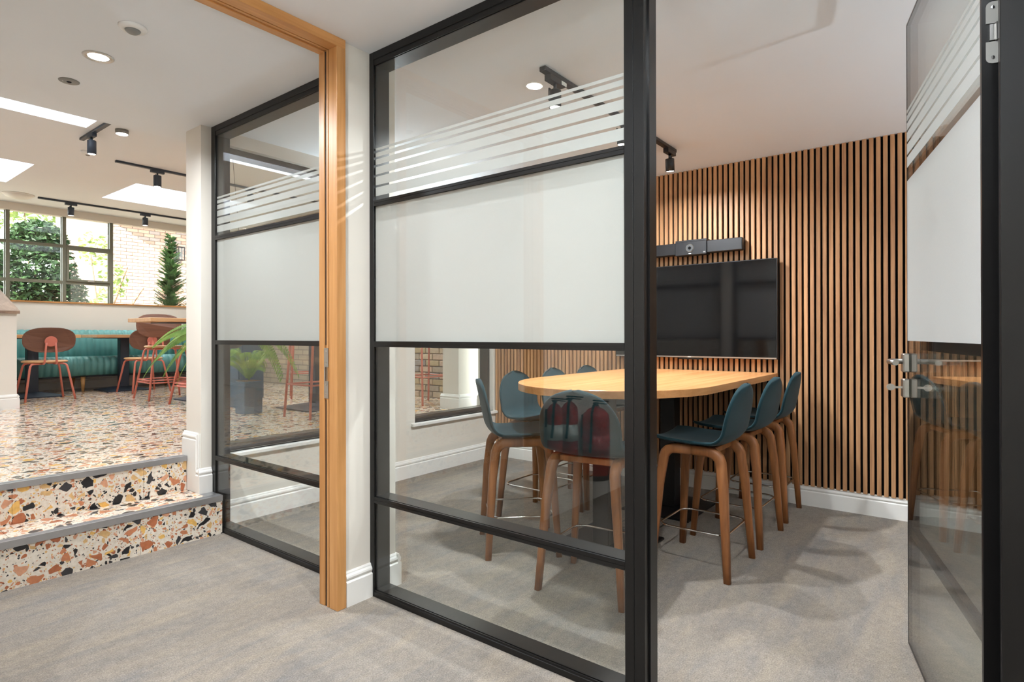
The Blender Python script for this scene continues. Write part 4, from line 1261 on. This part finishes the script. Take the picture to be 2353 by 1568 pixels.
def leaf_cloud(q, c, rad, n, size, rg, flat=1.0, shell=.55):
    for _ in range(n):
        while True:
            p = Vector((rg.uniform(-1, 1), rg.uniform(-1, 1), rg.uniform(-1, 1)))
            if p.length < 1: break
        if p.length < shell and rg.random() < .6: p = p.normalized() * rg.uniform(shell, 1)
        p = Vector((p.x * rad[0], p.y * rad[1], p.z * rad[2])) + Vector(c)
        u = Vector((rg.uniform(-1, 1), rg.uniform(-1, 1), rg.uniform(-.6, .6))).normalized()
        v_ = u.orthogonal().normalized()
        v_ = (Matrix.Rotation(rg.uniform(0, 6.28), 3, u) @ v_)
        s_ = size * rg.uniform(.6, 1.3)
        q.add([p - u * s_, p + v_ * s_ * .45, p + u * s_, p - v_ * s_ * .45], [(0, 1, 2, 3)])

def shrub(name, label, loc, lobes, nleaf, size, mat, stems, seed):
    rg = random.Random(seed)
    t = thing(name, label, 'shrub', loc)
    q = MB()
    for c, rad in lobes: leaf_cloud(q, c, rad, nleaf, size, rg)
    tag(q.build('foliage', mat, t), kind='stuff')
    for s_ in stems:
        MB().tube(s_, .02, 7, radii=[.026 - .016 * i / (len(s_) - 1) for i in range(len(s_))]).build('stem', 'bark', t)
    return t
shrub('shrub', 'dense dark green shrub outside the left café window panes', (2.85, 12.4, .3),
      [((0, 0, 1.95), (.62, .5, .7)), ((.3, .1, 1.5), (.5, .45, .6)), ((-.45, .1, 1.6), (.5, .45, .7)), ((.05, 0, 2.5), (.42, .4, .35)), ((.1, .1, .9), (.5, .4, .5))], 2600, .05, 'shrub_leaf',
      [[(0, 0, 0), (-.1, 0, 1.0), (-.35, .02, 1.9)], [(0, 0, 0), (.12, 0, 1.2), (.4, 0, 1.9)], [(.03, .05, 0), (.0, .05, 1.5), (.05, .05, 2.4)]], 3)
shrub('climber', 'sparse climbing plant between the shrub and the brick wall', (4.05, 13.6, .3),
      [((0, 0, 2.6), (.28, .2, .35)), ((.35, 0, 2.0), (.3, .2, .4)), ((.1, 0, 1.4), (.2, .2, .4))], 130, .06, 'pale_leaf',
      [[(0, 0, 0), (.1, 0, 1.2), (-.05, 0, 2.6)], [(0, 0, 0), (.25, 0, 1.2), (.6, 0, 2.3)], [(.6, 0, 0), (.5, 0, 1.2), (.9, 0, 1.9)]], 5)
shrub('tree', 'pale sunlit tree crown high behind the garden shrub', (3.9, 17.5, .3),
      [((0, 0, 4.2), (1.2, 1.0, .9)), ((-.9, 0, 4.6), (1.0, .9, .9)), ((.9, .2, 5.0), (.7, .7, .6))], 650, .10, 'pale_leaf',
      [[(0, 0, 0), (.05, 0, 2), (-.1, 0, 4.4)]], 8)
cf = thing('conifer', 'feathery green conifer rising above the sill by the pier', 'conifer', (4.4, 10.95, .3))
MB().tube([(0, 0, 0), (.01, 0, 1.3), (.03, .01, 2.65)], .02, 7, radii=[.03, .018, .005]).build('trunk', 'bark', cf)
rg = random.Random(11)
q = MB()
for k in range(260):
    z = .9 + 1.72 * (k / 260) ** .9
    a = rg.uniform(0, 6.28)
    L_ = (.42 * (1 - (z - .9) / 1.9) + .05) * rg.uniform(.6, 1.1)
    d = Vector((math.cos(a), math.sin(a), rg.uniform(.2, .9))).normalized()
    b0 = Vector((.01, 0, z))
    sd = d.cross(Vector((0, 0, 1))).normalized()
    for i in range(2, 15):
        p = b0 + d * (L_ * i / 15)
        wl_ = L_ * .16 * (1 - i / 16) + .03
        for s_ in (-1, 1):
            tip = p + sd * s_ * wl_ + d * wl_ * .8
            q.add([p - d * .004, p + d * .016, tip + d * .004, tip - d * .006], [(0, 1, 2, 3)])
    q.tube([b0, b0 + d * L_], .003, 4)
tag(q.build('foliage', 'conifer_leaf', cf), kind='stuff')
